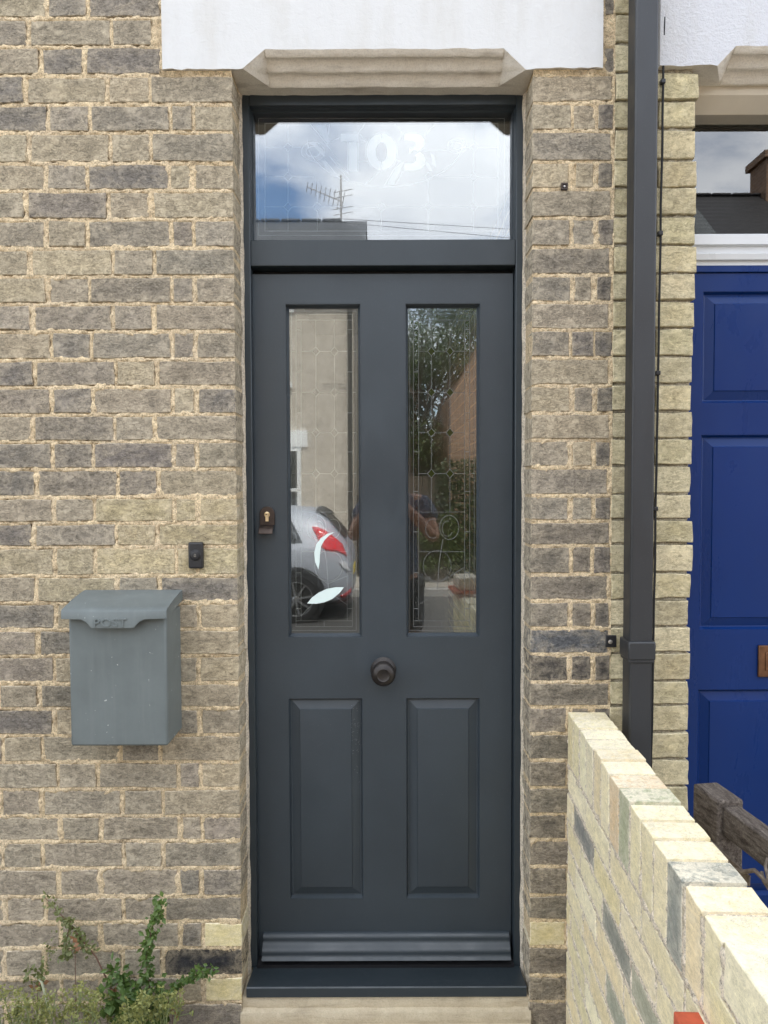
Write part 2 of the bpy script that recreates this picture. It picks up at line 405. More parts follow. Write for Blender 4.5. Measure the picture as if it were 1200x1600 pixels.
leaf_mat('leaf_tree', (.055, .085, .02), (.13, .17, .045)); leaf_mat('leaf_dark', (.03, .048, .016), (.07, .098, .032))
leaf_mat('leaf_weed', (.065, .125, .028), (.14, .215, .05)); leaf_mat('leaf_lime', (.23, .26, .075), (.40, .40, .15)); leaf_mat('leaf_dry', (.24, .10, .05), (.33, .19, .09))
leaf_mat('leaf_olive', (.12, .15, .05), (.21, .23, .085))
simple('stem_brown', (.14, .075, .05), .8); simple('stem_green', (.20, .24, .10), .7); simple('stem_pale', (.42, .44, .30), .7)
def wood_mat(name, c0, c1, sc_=(6, 6, 60)):
    t = NT(name); p = t.pos(sc_); g = t.noise(p, 3.0, 8, .7, .6); f = t.noise(t.pos(), 220, 4, .7)
    c = t.mix(t.ramp(g, [(.35, 0.0), (.65, 1.0)]), c0, c1); c = t.mix(1.0, c, t.ramp(f, [(.3, .6), (.7, 1.35)]), 'MULTIPLY')
    t.bsdf(c, .85, 0, t.bump(t.math('ADD', g, t.math('MULTIPLY', f, .4)), .8, .003), .25); MAT[name] = t.mat
wood_mat('weathered_timber', (.042, .032, .026), (.165, .140, .118), (40, 5, 40))
wood_mat('fence_timber', (.075, .06, .045), (.13, .11, .085), (30, 30, 2))

# ------------------------------------------------------------------ noise for grids
def vnoise(x, z, cell, seed):
    """smooth value noise on arrays"""
    r = np.random.default_rng(seed).random((256, 256))
    u = x / cell; v = z / cell; i = np.floor(u).astype(int); j = np.floor(v).astype(int); fu = u - i; fv = v - j
    fu = fu*fu*(3-2*fu); fv = fv*fv*(3-2*fv); g = lambda a, b: r[a % 256, b % 256]
    return (g(i,j)*(1-fu)+g(i+1,j)*fu)*(1-fv) + (g(i,j+1)*(1-fu)+g(i+1,j+1)*fu)*fv - .5

def brick_mesh(w_, h_, d_, seed, rnd=.0022, rough=.0010, wob=.0034):
    """one hand-made brick, front at y=0 towards -y, centred on x and z"""
    rs = random.Random(seed)
    nx = max(4, int(w_/.028)); nz = 5
    o = Vector((rs.random()*90, rs.random()*90, rs.random()*90))
    xs = [-w_/2, -w_/2+rnd*.8] + [(-w_/2+rnd*.8) + (w_-rnd*1.6)*k/(nx-2) for k in range(1, nx-2)] + [w_/2-rnd*.8, w_/2]
    zs = [-h_/2, -h_/2+rnd*.8] + [(-h_/2+rnd*.8) + (h_-rnd*1.6)*k/(nz-2) for k in range(1, nz-2)] + [h_/2-rnd*.8, h_/2]
    NX, NZ = len(xs), len(zs); vs = []; ed = []
    for j, z in enumerate(zs):
        for i, x in enumerate(xs):
            e = (i in (0, NX-1)) + (j in (0, NZ-1))
            q = Vector((x*28, z*28, 0)) + o
            jx = mnoise.noise(q)*wob; jz = mnoise.noise(q + Vector((7,3,1)))*wob*1.2
            y = mnoise.noise(q*.9 + Vector((2,9,4)))*rough*1.6 + mnoise.noise(q*2.3)*rough
            if e: y += rnd*(.75 if e == 1 else 1.3)*(.7 + .6*rs.random())
            vs.append((x + jx, y, z + jz)); ed.append(1.0 if e else (.35 if (i in (1, NX-2) or j in (1, NZ-2)) else 0.0))
    fs = [(j*NX+i, j*NX+i+1, (j+1)*NX+i+1, (j+1)*NX+i) for j in range(NZ-1) for i in range(NX-1)]
    loop = [i for i in range(NX)] + [(j*NX+NX-1) for j in range(1, NZ)] + [(NZ-1)*NX+i for i in range(NX-2, -1, -1)] + [j*NX for j in range(NZ-2, 0, -1)]
    b = len(vs)
    for k in loop: vs.append((vs[k][0], d_, vs[k][2])); ed.append(.6)
    n = len(loop)
    fs += [(loop[k], b+k, b+(k+1)%n, loop[(k+1)%n]) for k in range(n)]
    fs.append(tuple(b+k for k in range(n)))
    me = bpy.data.meshes.new('brick'); me.from_pydata(vs, [], fs)
    a = me.attributes.new('edge', 'FLOAT', 'POINT'); a.data.foreach_set('value', ed)
    me.polygons.foreach_set('use_smooth', [True]*len(me.polygons)); me.set_sharp_from_angle(angle=R(28)); me.update(); return me

BRICKS = 0
def put_brick(parent, x0, x1, z0, z1, y, color, mat, depth=.10, rnd=.0022, rough=.0009, rotz=0.0, origin=None):
    global BRICKS; BRICKS += 1
    me = brick_mesh(x1-x0, z1-z0, depth, BRICKS, rnd, rough); me.materials.append(MAT[mat])
    o = bpy.data.objects.new('brick', me); col.objects.link(o); o.parent = parent
    c = Vector(((x0+x1)/2, y, (z0+z1)/2)) if origin is None else Vector(origin)
    o.location = c - WLOC[parent]; o.rotation_euler = (R(random.uniform(-.25,.25)), R(random.uniform(-.35,.35)), rotz + R(random.uniform(-.3,.3)))
    o.color = (*color, 1); return o

def mortar_sheet(name, parent, mat, x0, x1, z0, z1, rects, step=.004, flush=.0012, seed=1, smear=None, arris=None, xf=None):
    """bedding mortar between and over the edges of the bricks"""
    nx = int((x1-x0)/step)+1; nz = int((z1-z0)/step)+1
    gx, gz = np.meshgrid(np.linspace(x0, x1, nx), np.linspace(z0, z1, nz)); gx = gx.ravel(); gz = gz.ravel()
    sd = np.full(gx.shape, .03)
    for a, b, c, d in rects:
        m = (gx > a-.03) & (gx < b+.03) & (gz > c-.03) & (gz < d+.03)
        s = np.maximum(np.maximum(a-gx[m], gx[m]-b), np.maximum(c-gz[m], gz[m]-d)); sd[m] = np.minimum(sd[m], s)
    wob = vnoise(gx, gz, .022, seed)*.009 + vnoise(gx, gz, .008, seed+1)*.007
    ins = np.clip(-(sd + wob), 0, None)
    y = flush + vnoise(gx, gz, .014, seed+2)*.005 + vnoise(gx, gz, .006, seed+3)*.004 + np.minimum(ins*1.3, .02)
    if smear is not None:
        s = smear(gx, gz); n = vnoise(gx, gz, .05, seed+5) + vnoise(gx, gz, .018, seed+6)*.7
        k = np.clip((n + s - .5)*3, 0, 1)*np.clip(1 - ins/.016, 0, 1)
        y = y*(1-k) + k*(-.0006 + vnoise(gx, gz, .02, seed+8)*.004)
    if arris is not None: y = y + arris(gx, gz)
    vs = np.stack([gx, y, gz], 1)
    if xf is not None: vs = xf(vs)
    idx = np.arange(nx*nz).reshape(nz, nx)
    q = np.stack([idx[:-1,:-1], idx[:-1,1:], idx[1:,1:], idx[1:,:-1]], -1).reshape(-1, 4)
    me = bpy.data.meshes.new(name); me.vertices.add(len(vs)); me.vertices.foreach_set('co', vs.astype(np.float32).ravel())
    me.loops.add(q.size); me.loops.foreach_set('vertex_index', q.astype(np.int32).ravel())
    me.polygons.add(len(q)); me.polygons.foreach_set('loop_start', np.arange(0, q.size, 4, dtype=np.int32))
    me.update(calc_edges=True); me.validate()
    return link_mesh(name, me, MAT[mat], parent, sharp=180)

# =================================================================== the setting
GROUND_Y0 = -60
def struct(o): o['kind'] = 'structure'; return o
struct(MB().box(-160, 160, -160, 60, -.9, -.22).build('ground', MAT['soil']))
struct(MB().box(-30, 30, -8.75, -4.35, -.215, -.15).build('road', MAT['asphalt']))
pv = struct(MB().box(-30, 30, -4.2, -2.55, -.215, -.015).build('pavement', MAT['paving_concrete']))
struct(MB().box(-30, 30, -10.2, -8.9, -.215, -.02).build('far_pavement', MAT['paving_concrete']))
struct(MB().box(-30, 30, -4.35, -4.2, -.215, -.022).build('kerb', MAT['kerb_granite'], bevel=.015))
struct(MB().box(-30, 30, -8.9, -8.75, -.215, -.028).build('far_kerb', MAT['kerb_granite'], bevel=.015))
struct(MB().box(-.46, 2.2, -2.55, .0, -.215, 0).build('front_path', MAT['paving_concrete']))
struct(MB().box(-6, -.46, -2.55, .0, -.215, -.03).build('flower_bed', MAT['soil']))

# =================================================================== house 103
AX = .413                            # half width of the door opening
LTOP = Z(107, -.012)                 # underside of the lintel
house = empty('terraced_house', (0, 0, 0), 'weathered grey brick terraced house with dark panelled front door and white lintel', 'house')
joints = [-17, 28, 73, 118, 163, 207, 255, 298, 343, 388, 432, 475, 518, 562, 605, 648, 690, 733, 777, 817, 855, 900, 942, 984, 1025, 1068, 1107, 1149, 1191, 1233, 1275, 1315, 1357, 1401, 1441, 1482, 1527, 1567]
zj = [Z(j, 0, 200) for j in joints]
zj = [zj[0]+.077*2, zj[0]+.077] + zj
while zj[-1] > .0: zj.append(zj[-1]-.077)
NROW = len(zj)-1
def row_type(k): return 'A' if (k % 2) == 0 else 'B'      # row index 2 = first visible course
# course 163-207 (k = 2+4) is an A row (header and closer at the corner)
lin = lambda s: tuple(((c/255)/12.92 if c/255 <= .04045 else ((c/255+.055)/1.055)**2.4) for c in s)
GREYS = [lin(c) for c in ((152,142,124), (139,131,117), (166,154,131), (125,119,111), (146,137,123), (174,161,135), (132,125,114), (156,146,128), (150,141,126))]
def jit(c, a=.08):
    k = 1 + random.uniform(-a, a); return tuple(max(0, min(1, v*k*(1+random.uniform(-.012,.012)))) for v in c)
wall = None
rects_l = []; rects_r = []; bricks_l = []; bricks_r = []
JT = .0105
lint_x0, lint_x1 = X(252, -.012, 50), X(943, -.012, 50)
for k in range(NROW):
    zt, zb = zj[k] - JT*.5, zj[k+1] + JT*.5
    zc = (zt+zb)/2; py = 759 - (zc-1.58)*557
    A = row_type(k) == 'A'
    # ---- left of the door, laid out from the corner
    x = AX; seq = []
    if A: seq = [('h', .105), ('c', .052)]
    i = 0
    pat = ['s', 'h']
    while sum(q[1] for q in seq) + JT*len(seq) < .86:
        kd = pat[i % 2]; i += 1; seq.append((kd, .216 if kd == 's' else .103))
    for n_, (kd, wd) in enumerate(seq):
        g = JT*random.uniform(.85, 1.5); wv = wd*random.uniform(.975, 1.02)
        xr = -x; xl = xr - wv; x += wv + g
        corner = n_ == 0
        if corner: xr = -AX
        if zb > LTOP - .03:           # the lintel bears here
            if xl > lint_x0: continue
            if xr > lint_x0 - .006: xr = lint_x0 - .008
            if xr - xl < .02: continue
        c = jit(random.choice(GREYS)); mt = 'brick_grey'
        px = 600 + (xl+xr)/2*557
        if 770 < py < 905 and px > 200: c = jit(lin((182, 168, 134)), .12)
        elif 770 < py < 1000 and random.random() < .35: c = jit(lin((172, 159, 132)), .1)
        if py > 1200 and px < 260: c = jit(lin((158, 148, 130)), .12)
        if corner:
            if 1441 < py < 1482: c, mt = lin((214, 200, 150)), 'brick_cream'
            elif 1482 < py < 1527: c, mt = lin((52, 52, 54)), 'brick_black'
            elif 1527 < py < 1567: c, mt = lin((212, 198, 148)), 'brick_cream'
        rects_l.append((xl, xr, zb, zt)); bricks_l.append((xl, xr, zb, zt, c, mt, .205 if corner else .10))
    # ---- narrow pier right of the door
    S = A is False
    S = ((k - 2 - 3) % 2) == 0          # course 118-157 right of the door is a stretcher
    pieces = [(AX, AX+.215)] if S else [(AX, AX+.103), (AX+.116, AX+.168), (AX+.180, AX+.222)]
    for n_, (a, b) in enumerate(pieces):
        a2 = a if n_ == 0 else a + random.uniform(-.004, .004); b2 = b + random.uniform(-.004, .004)
        if zb > LTOP - .03:
            a2 = max(a2, lint_x1 + .008)
            if b2 - a2 < .02: continue
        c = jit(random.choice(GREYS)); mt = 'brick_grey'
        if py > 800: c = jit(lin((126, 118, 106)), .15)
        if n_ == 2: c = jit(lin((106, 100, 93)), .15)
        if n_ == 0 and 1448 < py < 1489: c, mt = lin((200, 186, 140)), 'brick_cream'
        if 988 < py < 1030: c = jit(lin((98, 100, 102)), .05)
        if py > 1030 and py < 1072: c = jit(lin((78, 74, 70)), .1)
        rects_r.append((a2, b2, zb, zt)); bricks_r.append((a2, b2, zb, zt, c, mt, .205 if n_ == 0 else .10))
def smear_left(gx, gz):
    s = np.zeros_like(gx) + .24
    s += .55*np.clip((.75-gz)/.35, 0, 1)*np.clip((-.55-gx)/.3, 0, 1)
    s += .30*np.exp(-((gz-1.42)/.12)**2)*np.exp(-((gx+.52)/.2)**2)
    return s
WX0 = min(r[0] for r in rects_l)
ar_l = lambda gx, gz: np.where(gx > -AX-.010, .0003 + (gx+AX+.010)*.15, 0)
ar_r = lambda gx, gz: np.where(gx < AX+.010, .0003 + (AX+.010-gx)*.15, 0)
wall_l = mortar_sheet('wall', house, 'mortar_tan', -1.30, -AX-.0012, -.03, zj[0], rects_l, seed=11, smear=smear_left, arris=ar_l)
wall_r = mortar_sheet('wall', house, 'mortar_tan', AX+.0012, AX+.226, -.03, zj[0], rects_r, seed=31, smear=lambda a, b: np.zeros_like(a)+.17, arris=ar_r)
for (a, b, c, d, colr, mt, dp) in bricks_l: put_brick(wall_l, a, b, c, d, random.uniform(-.002, .0015), colr, mt, dp)
for (a, b, c, d, colr, mt, dp) in bricks_r: put_brick(wall_r, a, b, c, d, random.uniform(-.002, .0015), colr, mt, dp)
# mortar seen in the reveals, and the ragged fillet against the frame
for s in (-1, 1):
    m = MB(); m.box(min(s*(AX+.0012), s*(AX+.2)), max(s*(AX+.0012), s*(AX+.2)), .004, .24, -.03, LTOP)
    m.build('reveal_mortar', MAT['mortar_tan'], house)
    m = MB(); n = 150; vs = []; fs = []
    for i in range(n):
        z = .10 + (LTOP-.10)*i/(n-1); q = mnoise.noise(Vector((z*14, s*3.1, 0)))
        e = .0045 + .004*q; yb = .088 + .012*mnoise.noise(Vector((z*9, 5, s)))
        vs += [(s*(AX+.004), yb, z), (s*(AX-e*.55), yb+.018, z), (s*(AX-e), .1195, z), (s*(AX+.004), .1195, z)]
        if i: b = 4*(i-1); fs += [(b, b+1, b+5, b+4), (b+1, b+2, b+6, b+5)]
    m.add(vs, fs).build('pointing_fillet', MAT['mortar_pale'], house, sharp=180)
# unseen rest of the building, its bulk added to block the sun
def house_shell(parent, x0, x1, door0, door1, ztop, mat, left_edge, right_edge):
    m = MB()
    if left_edge is not None: m.box(x0, left_edge, .004, .24, -.2, ztop)
    if right_edge is not None: m.box(right_edge, x1, .004, .24, -.2, ztop)
    m.box(x0, x1, .004, .24, ztop, 5.55)
    m.box(x0, x1, 8.0, 8.24, -.2, 5.55); m.box(x0, x0+.1, .24, 8.0, -.2, 5.55); m.box(x1-.1, x1, .24, 8.0, -.2, 5.55)
    m.build('outer_wall', MAT[mat], parent)
    r = MB(); r.prism([(-.25, 5.5), (4.1, 8.3), (8.5, 5.5), (8.5, 5.4), (4.1, 8.18), (-.25, 5.4)], x0, x1); r.build('roof', MAT['slate_dark'], parent)
    g = MB(); g.prism([(.0, 5.55), (4.1, 8.18), (8.2, 5.55)], x0, x0+.1); g.prism([(.0, 5.55), (4.1, 8.18), (8.2, 5.55)], x1-.1, x1); g.build('gable_wall', MAT[mat], parent)
house_shell(house, -4.4, .64, -AX, AX, zj[0], 'plain_brick_grey', -1.30, None)
m = MB(); m.box(-1.30, -AX-.2, .03, .24, -.2, zj[0]); m.box(AX+.2, .64, .03, .24, -.2, zj[0]); m.build('wall_core', MAT['dark_void'], house)
# hallway
m = MB(); m.box(-.62, -.56, .25, 4, .05, 2.9); m.box(.56, .62, .25, 4, .05, 2.9); m.box(-.62, .62, 4, 4.06, .05, 2.9); m.box(-.62, .62, .25, 4, 2.84, 2.9)
m.box(-.56, -AX, .245, .27, .05, 2.84); m.box(AX, .56, .245, .27, .05, 2.84)
m.build('hallway_wall', MAT['hall_plaster'], house)
MB().box(-.62, .62, .25, 4, .0, .09).build('hallway_floor', MAT['hall_floor'], house)

# ---- lintel with stopped, moulded chamfer
def lintel(parent, x0, x1, xc0, xc1, splay, zb, ztop, mats):
    ch, dp, Yf = .052, .092, -.012
    def prof(t, wob=0):
        """t = 0 square edge, 1 moulded chamfer; lower front edge from the face to the soffit"""
        n = 25; a = []
        for i in range(n):
            u = i/(n-1); yy = Yf + (dp)*u*t; zz = zb + ch*(1-u)*t
            r = (.0075*math.sin(u*math.pi*5.0))*t if t == 1 else 0
            a.append((yy + r*.45, zz - r))
        return [(.26, zb), (.26, ztop), (Yf, ztop)] + a
    xs = [(x0 + (xc0-x0)*i/16, 0) for i in range(17)] + [ (xc0+splay*.97, .97), (xc0+splay, 1)] 
    k = 24
    xs += [(xc0+splay + (xc1-xc0-2*splay)*i/k, 1) for i in range(1, k)]
    xs += [(xc1-splay, 1), (xc1-splay*.97, .97), ] + [(xc1 + (x1-xc1)*i/16, 0) for i in range(17)]
    m = MB(); n = None; vs = []; fs = []; mm = []
    for j, (x, t) in enumerate(xs):
        p = prof(t); n = len(p)
        for i, (y, z) in enumerate(p):
            q = Vector((x*38, y*20, z*20)); wv = (.0042 if t == 0 else .0022) if i > 2 else .003
            vs.append((x + (mnoise.noise(q*1.7)*.006 if j in (0, len(xs)-1) else 0), y + mnoise.noise(q)*wv, z + mnoise.noise(q+Vector((3,3,3)))*wv))
        if j:
            b = (j-1)*n
            for i in range(n):
                fs.append((b+i, b+(i+1) % n, b+n+(i+1) % n, b+n+i))
                mm.append(0 if i in (1, 2) else 1)
    fs += [tuple(range(n-1, -1, -1)), tuple(range(len(vs)-n, len(vs)))]; mm += [0, 0]
    m.v = vs; m.f = fs; m.m = mm
    return m.build('lintel', mats, parent, sharp=40)
lintel(house, lint_x0, lint_x1, X(380, 0, 100), X(821, 0, 100), .062, LTOP, zj[0]+.3, [MAT['lintel_white'], MAT['lintel_stone']])
# ragged bed of mortar under the lintel ends
for a, b in ((lint_x0-.01, -AX), (AX, lint_x1+.01)):
    m = MB(); n = 40; vs = []; fs = []
    for i in range(n):
        x = a + (b-a)*i/(n-1); q = mnoise.noise(Vector((x*60, 1, 1)))
        vs += [(x, -.006+.004*q, LTOP-.001), (x, -.001+.003*q, LTOP-.009+.004*q), (x, .006, LTOP-.016+.007*q)]
        if i: c = 3*(i-1); fs += [(c, c+1, c+4, c+3), (c+1, c+2, c+5, c+4)]
    m.add(vs, fs).build('bed_mortar', MAT['mortar_tan'], house, sharp=180)

# ---- door frame and fanlight
FY = .12; FX = .417
fz_top = Z(141, FY); fz_headb = Z(164, FY); tr_t, tr_b = Z(374, FY), Z(415, FY); sill_t = Z(1510, FY)
jamb = .028
frame = empty('door_frame', (0, 0, 0)); frame.parent = house
m = MB()
for s in (-1, 1):
    m.box(min(s*FX, s*(FX-jamb)), max(s*FX, s*(FX-jamb)), FY, .235, sill_t-.002, fz_top)
m.box(-FX+jamb, FX-jamb, FY, .235, fz_headb, fz_top)
m.box(-FX+jamb, FX-jamb, FY+.001, .235, tr_b, tr_t)
m.build('jamb_and_head', MAT['frame_paint'], frame, bevel=.0025)
m = MB(); m.ring(-FX+jamb-.001, FX-jamb+.001, tr_t-.001, fz_headb+.001, [(0, FY+.012), (.002, FY+.012), (.003, FY+.030), (.006, FY+.034), (.007, YG+.004)])
m.build('glazing_bead', MAT['frame_paint'], frame, sharp=25)
fx0, fx1, fz0, fz1 = -FX+jamb+.003, FX-jamb-.003, tr_t+.003, fz_headb-.003
MB().box(fx0, fx1, YG, YG+.004, fz0, fz1).build('glass_pane', MAT['fanlight_glass'], frame, sharp=None)
# leaded pattern of the fanlight, behind the outer sheet
LW = .0020; LY = YG + .0085
def P(px, py): return at(px, py, LY)
def ribbon(m, pts, wpx=1.0, t=.0012, mm=0):
    for a, b in zip(pts[:-1], pts[1:]): m.bar(P(*a), P(*b), t, wpx*LW, side=(0,1,0), m=mm)
def ell(cx, cy, rx, ry, a0, a1, n=24): return [(cx+rx*math.cos(a0+(a1-a0)*i/n), cy+ry*math.sin(a0+(a1-a0)*i/n)) for i in range(n+1)]
m = MB()
def rectl(x0, y0, x1, y1): return [(x0,y0),(x1,y0),(x1,y1),(x0,y1),(x0,y0)]
ribbon(m, rectl(414, 193, 778, 361)); ribbon(m, rectl(404, 185, 788, 368), .7)
def diamond(x, y, r=7): ribbon(m, [(x-r,y),(x,y-r),(x+r,y),(x,y+r),(x-r,y)], .8)
gxs = [450, 496, 669, 740]; gys = [230, 276, 323]
for gy in gys:
    ribbon(m, [(414, gy), (443, gy)], .8); ribbon(m, [(747, gy), (778, gy)], .8)
ribbon(m, [(457, 276), (490, 276)], .8); ribbon(m, [(676, 276), (733, 276)], .8); ribbon(m, [(503, 323), (589, 323)], .8); ribbon(m, [(457, 323), (489, 323)], .8); ribbon(m, [(603, 323), (662, 323)], .8); ribbon(m, [(676, 323), (733, 323)], .8)
ribbon(m, [(457, 230), (470, 230)], .8); ribbon(m, [(722, 230), (733, 230)], .8)
for gx in (450, 740):
    ribbon(m, [(gx, 193), (gx, 223)], .8); ribbon(m, [(gx, 237), (gx, 269)], .8); ribbon(m, [(gx, 283), (gx, 316)], .8); ribbon(m, [(gx, 330), (gx, 361)], .8)
ribbon(m, [(669, 283), (669, 316)], .8); ribbon(m, [(669, 330), (669, 361)], .8); ribbon(m, [(596, 330), (596, 361)], .8); ribbon(m, [(496, 283), (496, 316)], .8); ribbon(m, [(496, 330), (496, 361)], .8)
for x, y in [(450,230),(450,276),(450,323),(496,323),(596,323),(669,276),(669,323),(740,230),(740,276),(740,323)]: diamond(x, y)
ribbon(m, ell(602, 218, 122, 74, .02, math.pi-.02, 40), 1.2)
ribbon(m, ell(596, 237, 25, 30, 0, 2*math.pi, 30), .8); ribbon(m, ell(489, 237, 18, 15, 0, 2*math.pi, 20), .8); ribbon(m, ell(489, 237, 11, 8, .4, 2*math.pi+.4, 20), .8)
ribbon(m, ell(714, 228, 15, 11, 0, 2*math.pi, 20), .8); ribbon(m, ell(714, 228, 8, 5, 0, 2*math.pi, 20), .8)
ribbon(m, [(485, 194), (510, 225), (533, 214)], .8); ribbon(m, [(515, 194), (511, 226), (530, 255), (545, 272)], .8)
ribbon(m, [(570, 193), (560, 208), (574, 222)], .8); ribbon(m, [(616, 193), (630, 208), (621, 222)], .8); ribbon(m, [(680, 193), (662, 213)], .8); ribbon(m, [(655, 236), (700, 234)], .8); ribbon(m, [(560, 253), (574, 252)], .8); ribbon(m, [(620, 250), (631, 255)], .8)
ribbon(m, [(595, 266), (570, 288)], .8); ribbon(m, [(622, 254), (600, 290)], .8); ribbon(m, [(630, 268), (618, 288)], .8)
ribbon(m, [(515, 244), (545, 280)], .8); ribbon(m, [(506, 248), (525, 272)], .8); ribbon(m, [(533, 208), (533, 221), (560, 221), (574, 223)], .8); ribbon(m, [(543, 222), (543, 268), (560, 268), (560, 208), (533, 208)], .8)
m.build('lead_came', MAT['fanlight_lead'], frame)
def flat(name, outline, parent, mat, y=None, t=.0012):
    y = YG + .0075 if y is None else y
    return MB().poly([at(a, b, y) for a, b in outline], (0, t, 0)).build(name, MAT[mat], parent)
# the house number 103 in white etched glass
flat('digit_one', [(532,209),(559.5,209),(559.5,220),(532,220)], frame, 'etched_digit')
flat('digit_one', [(544.5,222.5),(558.5,222.5),(558.5,267),(544.5,267)], frame, 'etched_digit')
for s in (0, 1):
    a0, a1 = (math.pi*.5+.03, math.pi*1.5-.03) if s == 0 else (-math.pi*.5+.03, math.pi*.5-.03)
    flat('digit_zero', ell(596, 237, 23.5, 28.5, a0, a1, 18) + ell(596, 237, 9, 15.5, a1, a0, 18), frame, 'etched_digit')
flat('digit_three', [(632,208),(649,208),(658,211),(663,218),(663.5,226),(659,232),(653,236.5),(646,233),(640,240),(639.5,231),(646,231),(650,227),(649,222),(644,219.5),(632,219.5)], frame, 'etched_digit')
flat('digit_three', [(656,237),(662,242),(664.5,249),(663,257),(657,264),(648,266.5),(632,266.5),(632,256),(645,255),(650,251),(650.5,246),(648,242)], frame, 'etched_digit')
for o_ in ([(500,247),(509,252),(520,268),(532,274),(522,277),(508,263)], [(478,222),(492,222),(504,233),(508,245),(500,240),(490,227)], [(664,252),(671,256),(676,266),(671,268)], [(620,260),(632,250),(616,288),(604,290)], [(492,195),(509,195),(516,222),(508,221)], [(672,238),(679,243),(682,262),(677,258)]):
    flat('petal', o_, frame, 'pale_glass')

# ---- the door leaf
DY = .148
dx0, dx1, dzt, dzb = X(398, DY), X(800.5, DY), Z(428, DY), Z(1506, DY)
gl = (X(446, DY, 700), X(563, DY, 700), Z(996, DY), Z(474, DY)); gr = (X(632, DY, 700), X(748.5, DY, 700), Z(996, DY), Z(474, DY))
pl = (X(453, DY, 1250), X(569, DY, 1250), Z(1404, DY), Z(1091, DY)); pr = (X(636, DY, 1250), X(752, DY, 1250), Z(1404, DY), Z(1091, DY))
cols_ = [(gl[0]+pl[0])/2, (gl[1]+pl[1])/2, (gr[0]+pr[0])/2, (gr[1]+pr[1])/2]
gl = (cols_[0], cols_[1], gl[2], gl[3]); gr = (cols_[2], cols_[3], gr[2], gr[3]); pl = (cols_[0], cols_[1], pl[2], pl[3]); pr = (cols_[2], cols_[3], pr[2], pr[3])
door = MB(); Y0, Y1 = DY, DY+.048
for a, b in ((dx0, cols_[0]), (cols_[1], cols_[2]), (cols_[3], dx1)): door.box(a, b, Y0, Y1, dzb, dzt)
for a, b in ((cols_[0], cols_[1]), (cols_[2], cols_[3])):
    door.box(a, b, Y0, Y1, gl[3], dzt); door.box(a, b, Y0, Y1, pl[3], gl[2]); door.box(a, b, Y0, Y1, dzb, pl[2])
def joinless(mb, name, mat, parent):
    """boxes butted end to end, their shared inner faces removed"""
    import bmesh
    me = mb.mesh(name); bm = bmesh.new(); bm.from_mesh(me); bmesh.ops.remove_doubles(bm, verts=bm.verts[:], dist=1e-5); bm.to_mesh(me); bm.free()
    return link_mesh(name, me, mat, parent, sharp=30)
leaf = joinless(door, 'door', MAT['door_paint'], house)
leaf['label'] = 'anthracite panelled front door with two tall leaded glass panes'
# near-black ring behind the leaf edge, painting the gap's shadow line
MB().ring(-FX+jamb, FX-jamb, sill_t-.01, tr_b, [(-.002, DY+.03), (.03, DY+.03)]).build('rebate_shadow', MAT['dark_void'], frame)
for side, g in (('left', gl), ('right', gr)):
    MB().ring(g[0]-.0005, g[1]+.0005, g[2]-.0005, g[3]+.0005, [(0, Y0+.0008), (.0025, Y0+.0008), (.004, Y0+.010), (.0095, Y0+.019), (.010, Y0+.026)]).build('glazing_bead', MAT['door_paint'], leaf, sharp=20)
    MB().box(g[0]+.006, g[1]-.006, YG+.001, YG+.005, g[2]+.006, g[3]-.006).build('glass_pane', MAT['door_glass_' + side], leaf, sharp=None)
for p in (pl, pr):
    MB().ring(p[0]-.0005, p[1]+.0005, p[2]-.0005, p[3]+.0005, [(0, Y0+.0008), (.0015, Y0+.0008), (.0065, Y0+.013), (.010, Y0+.0135), (.034, Y0+.0055), (.0355, Y0+.003), (.038, Y0+.0025)], cap=True).build('panel', MAT['door_paint'], leaf, sharp=18)
m = MB(); rs = random.Random(5)
for i in range(110):
    px_, py_ = 552 + rs.gauss(0, 6), rs.triangular(1100, 1225, 1125); c_ = at(px_, py_, Y0+.0035); r_ = rs.uniform(.0003, .0008)
    m.lathe(c_ - Vector((0, -.0009, 0)), (0, -1, 0), [(r_, 0), (r_, .0008), (0, .0011)], 6)
sp_ = m.build('paint_specks', MAT['speck_grey'], leaf); sp_['kind'] = 'stuff'
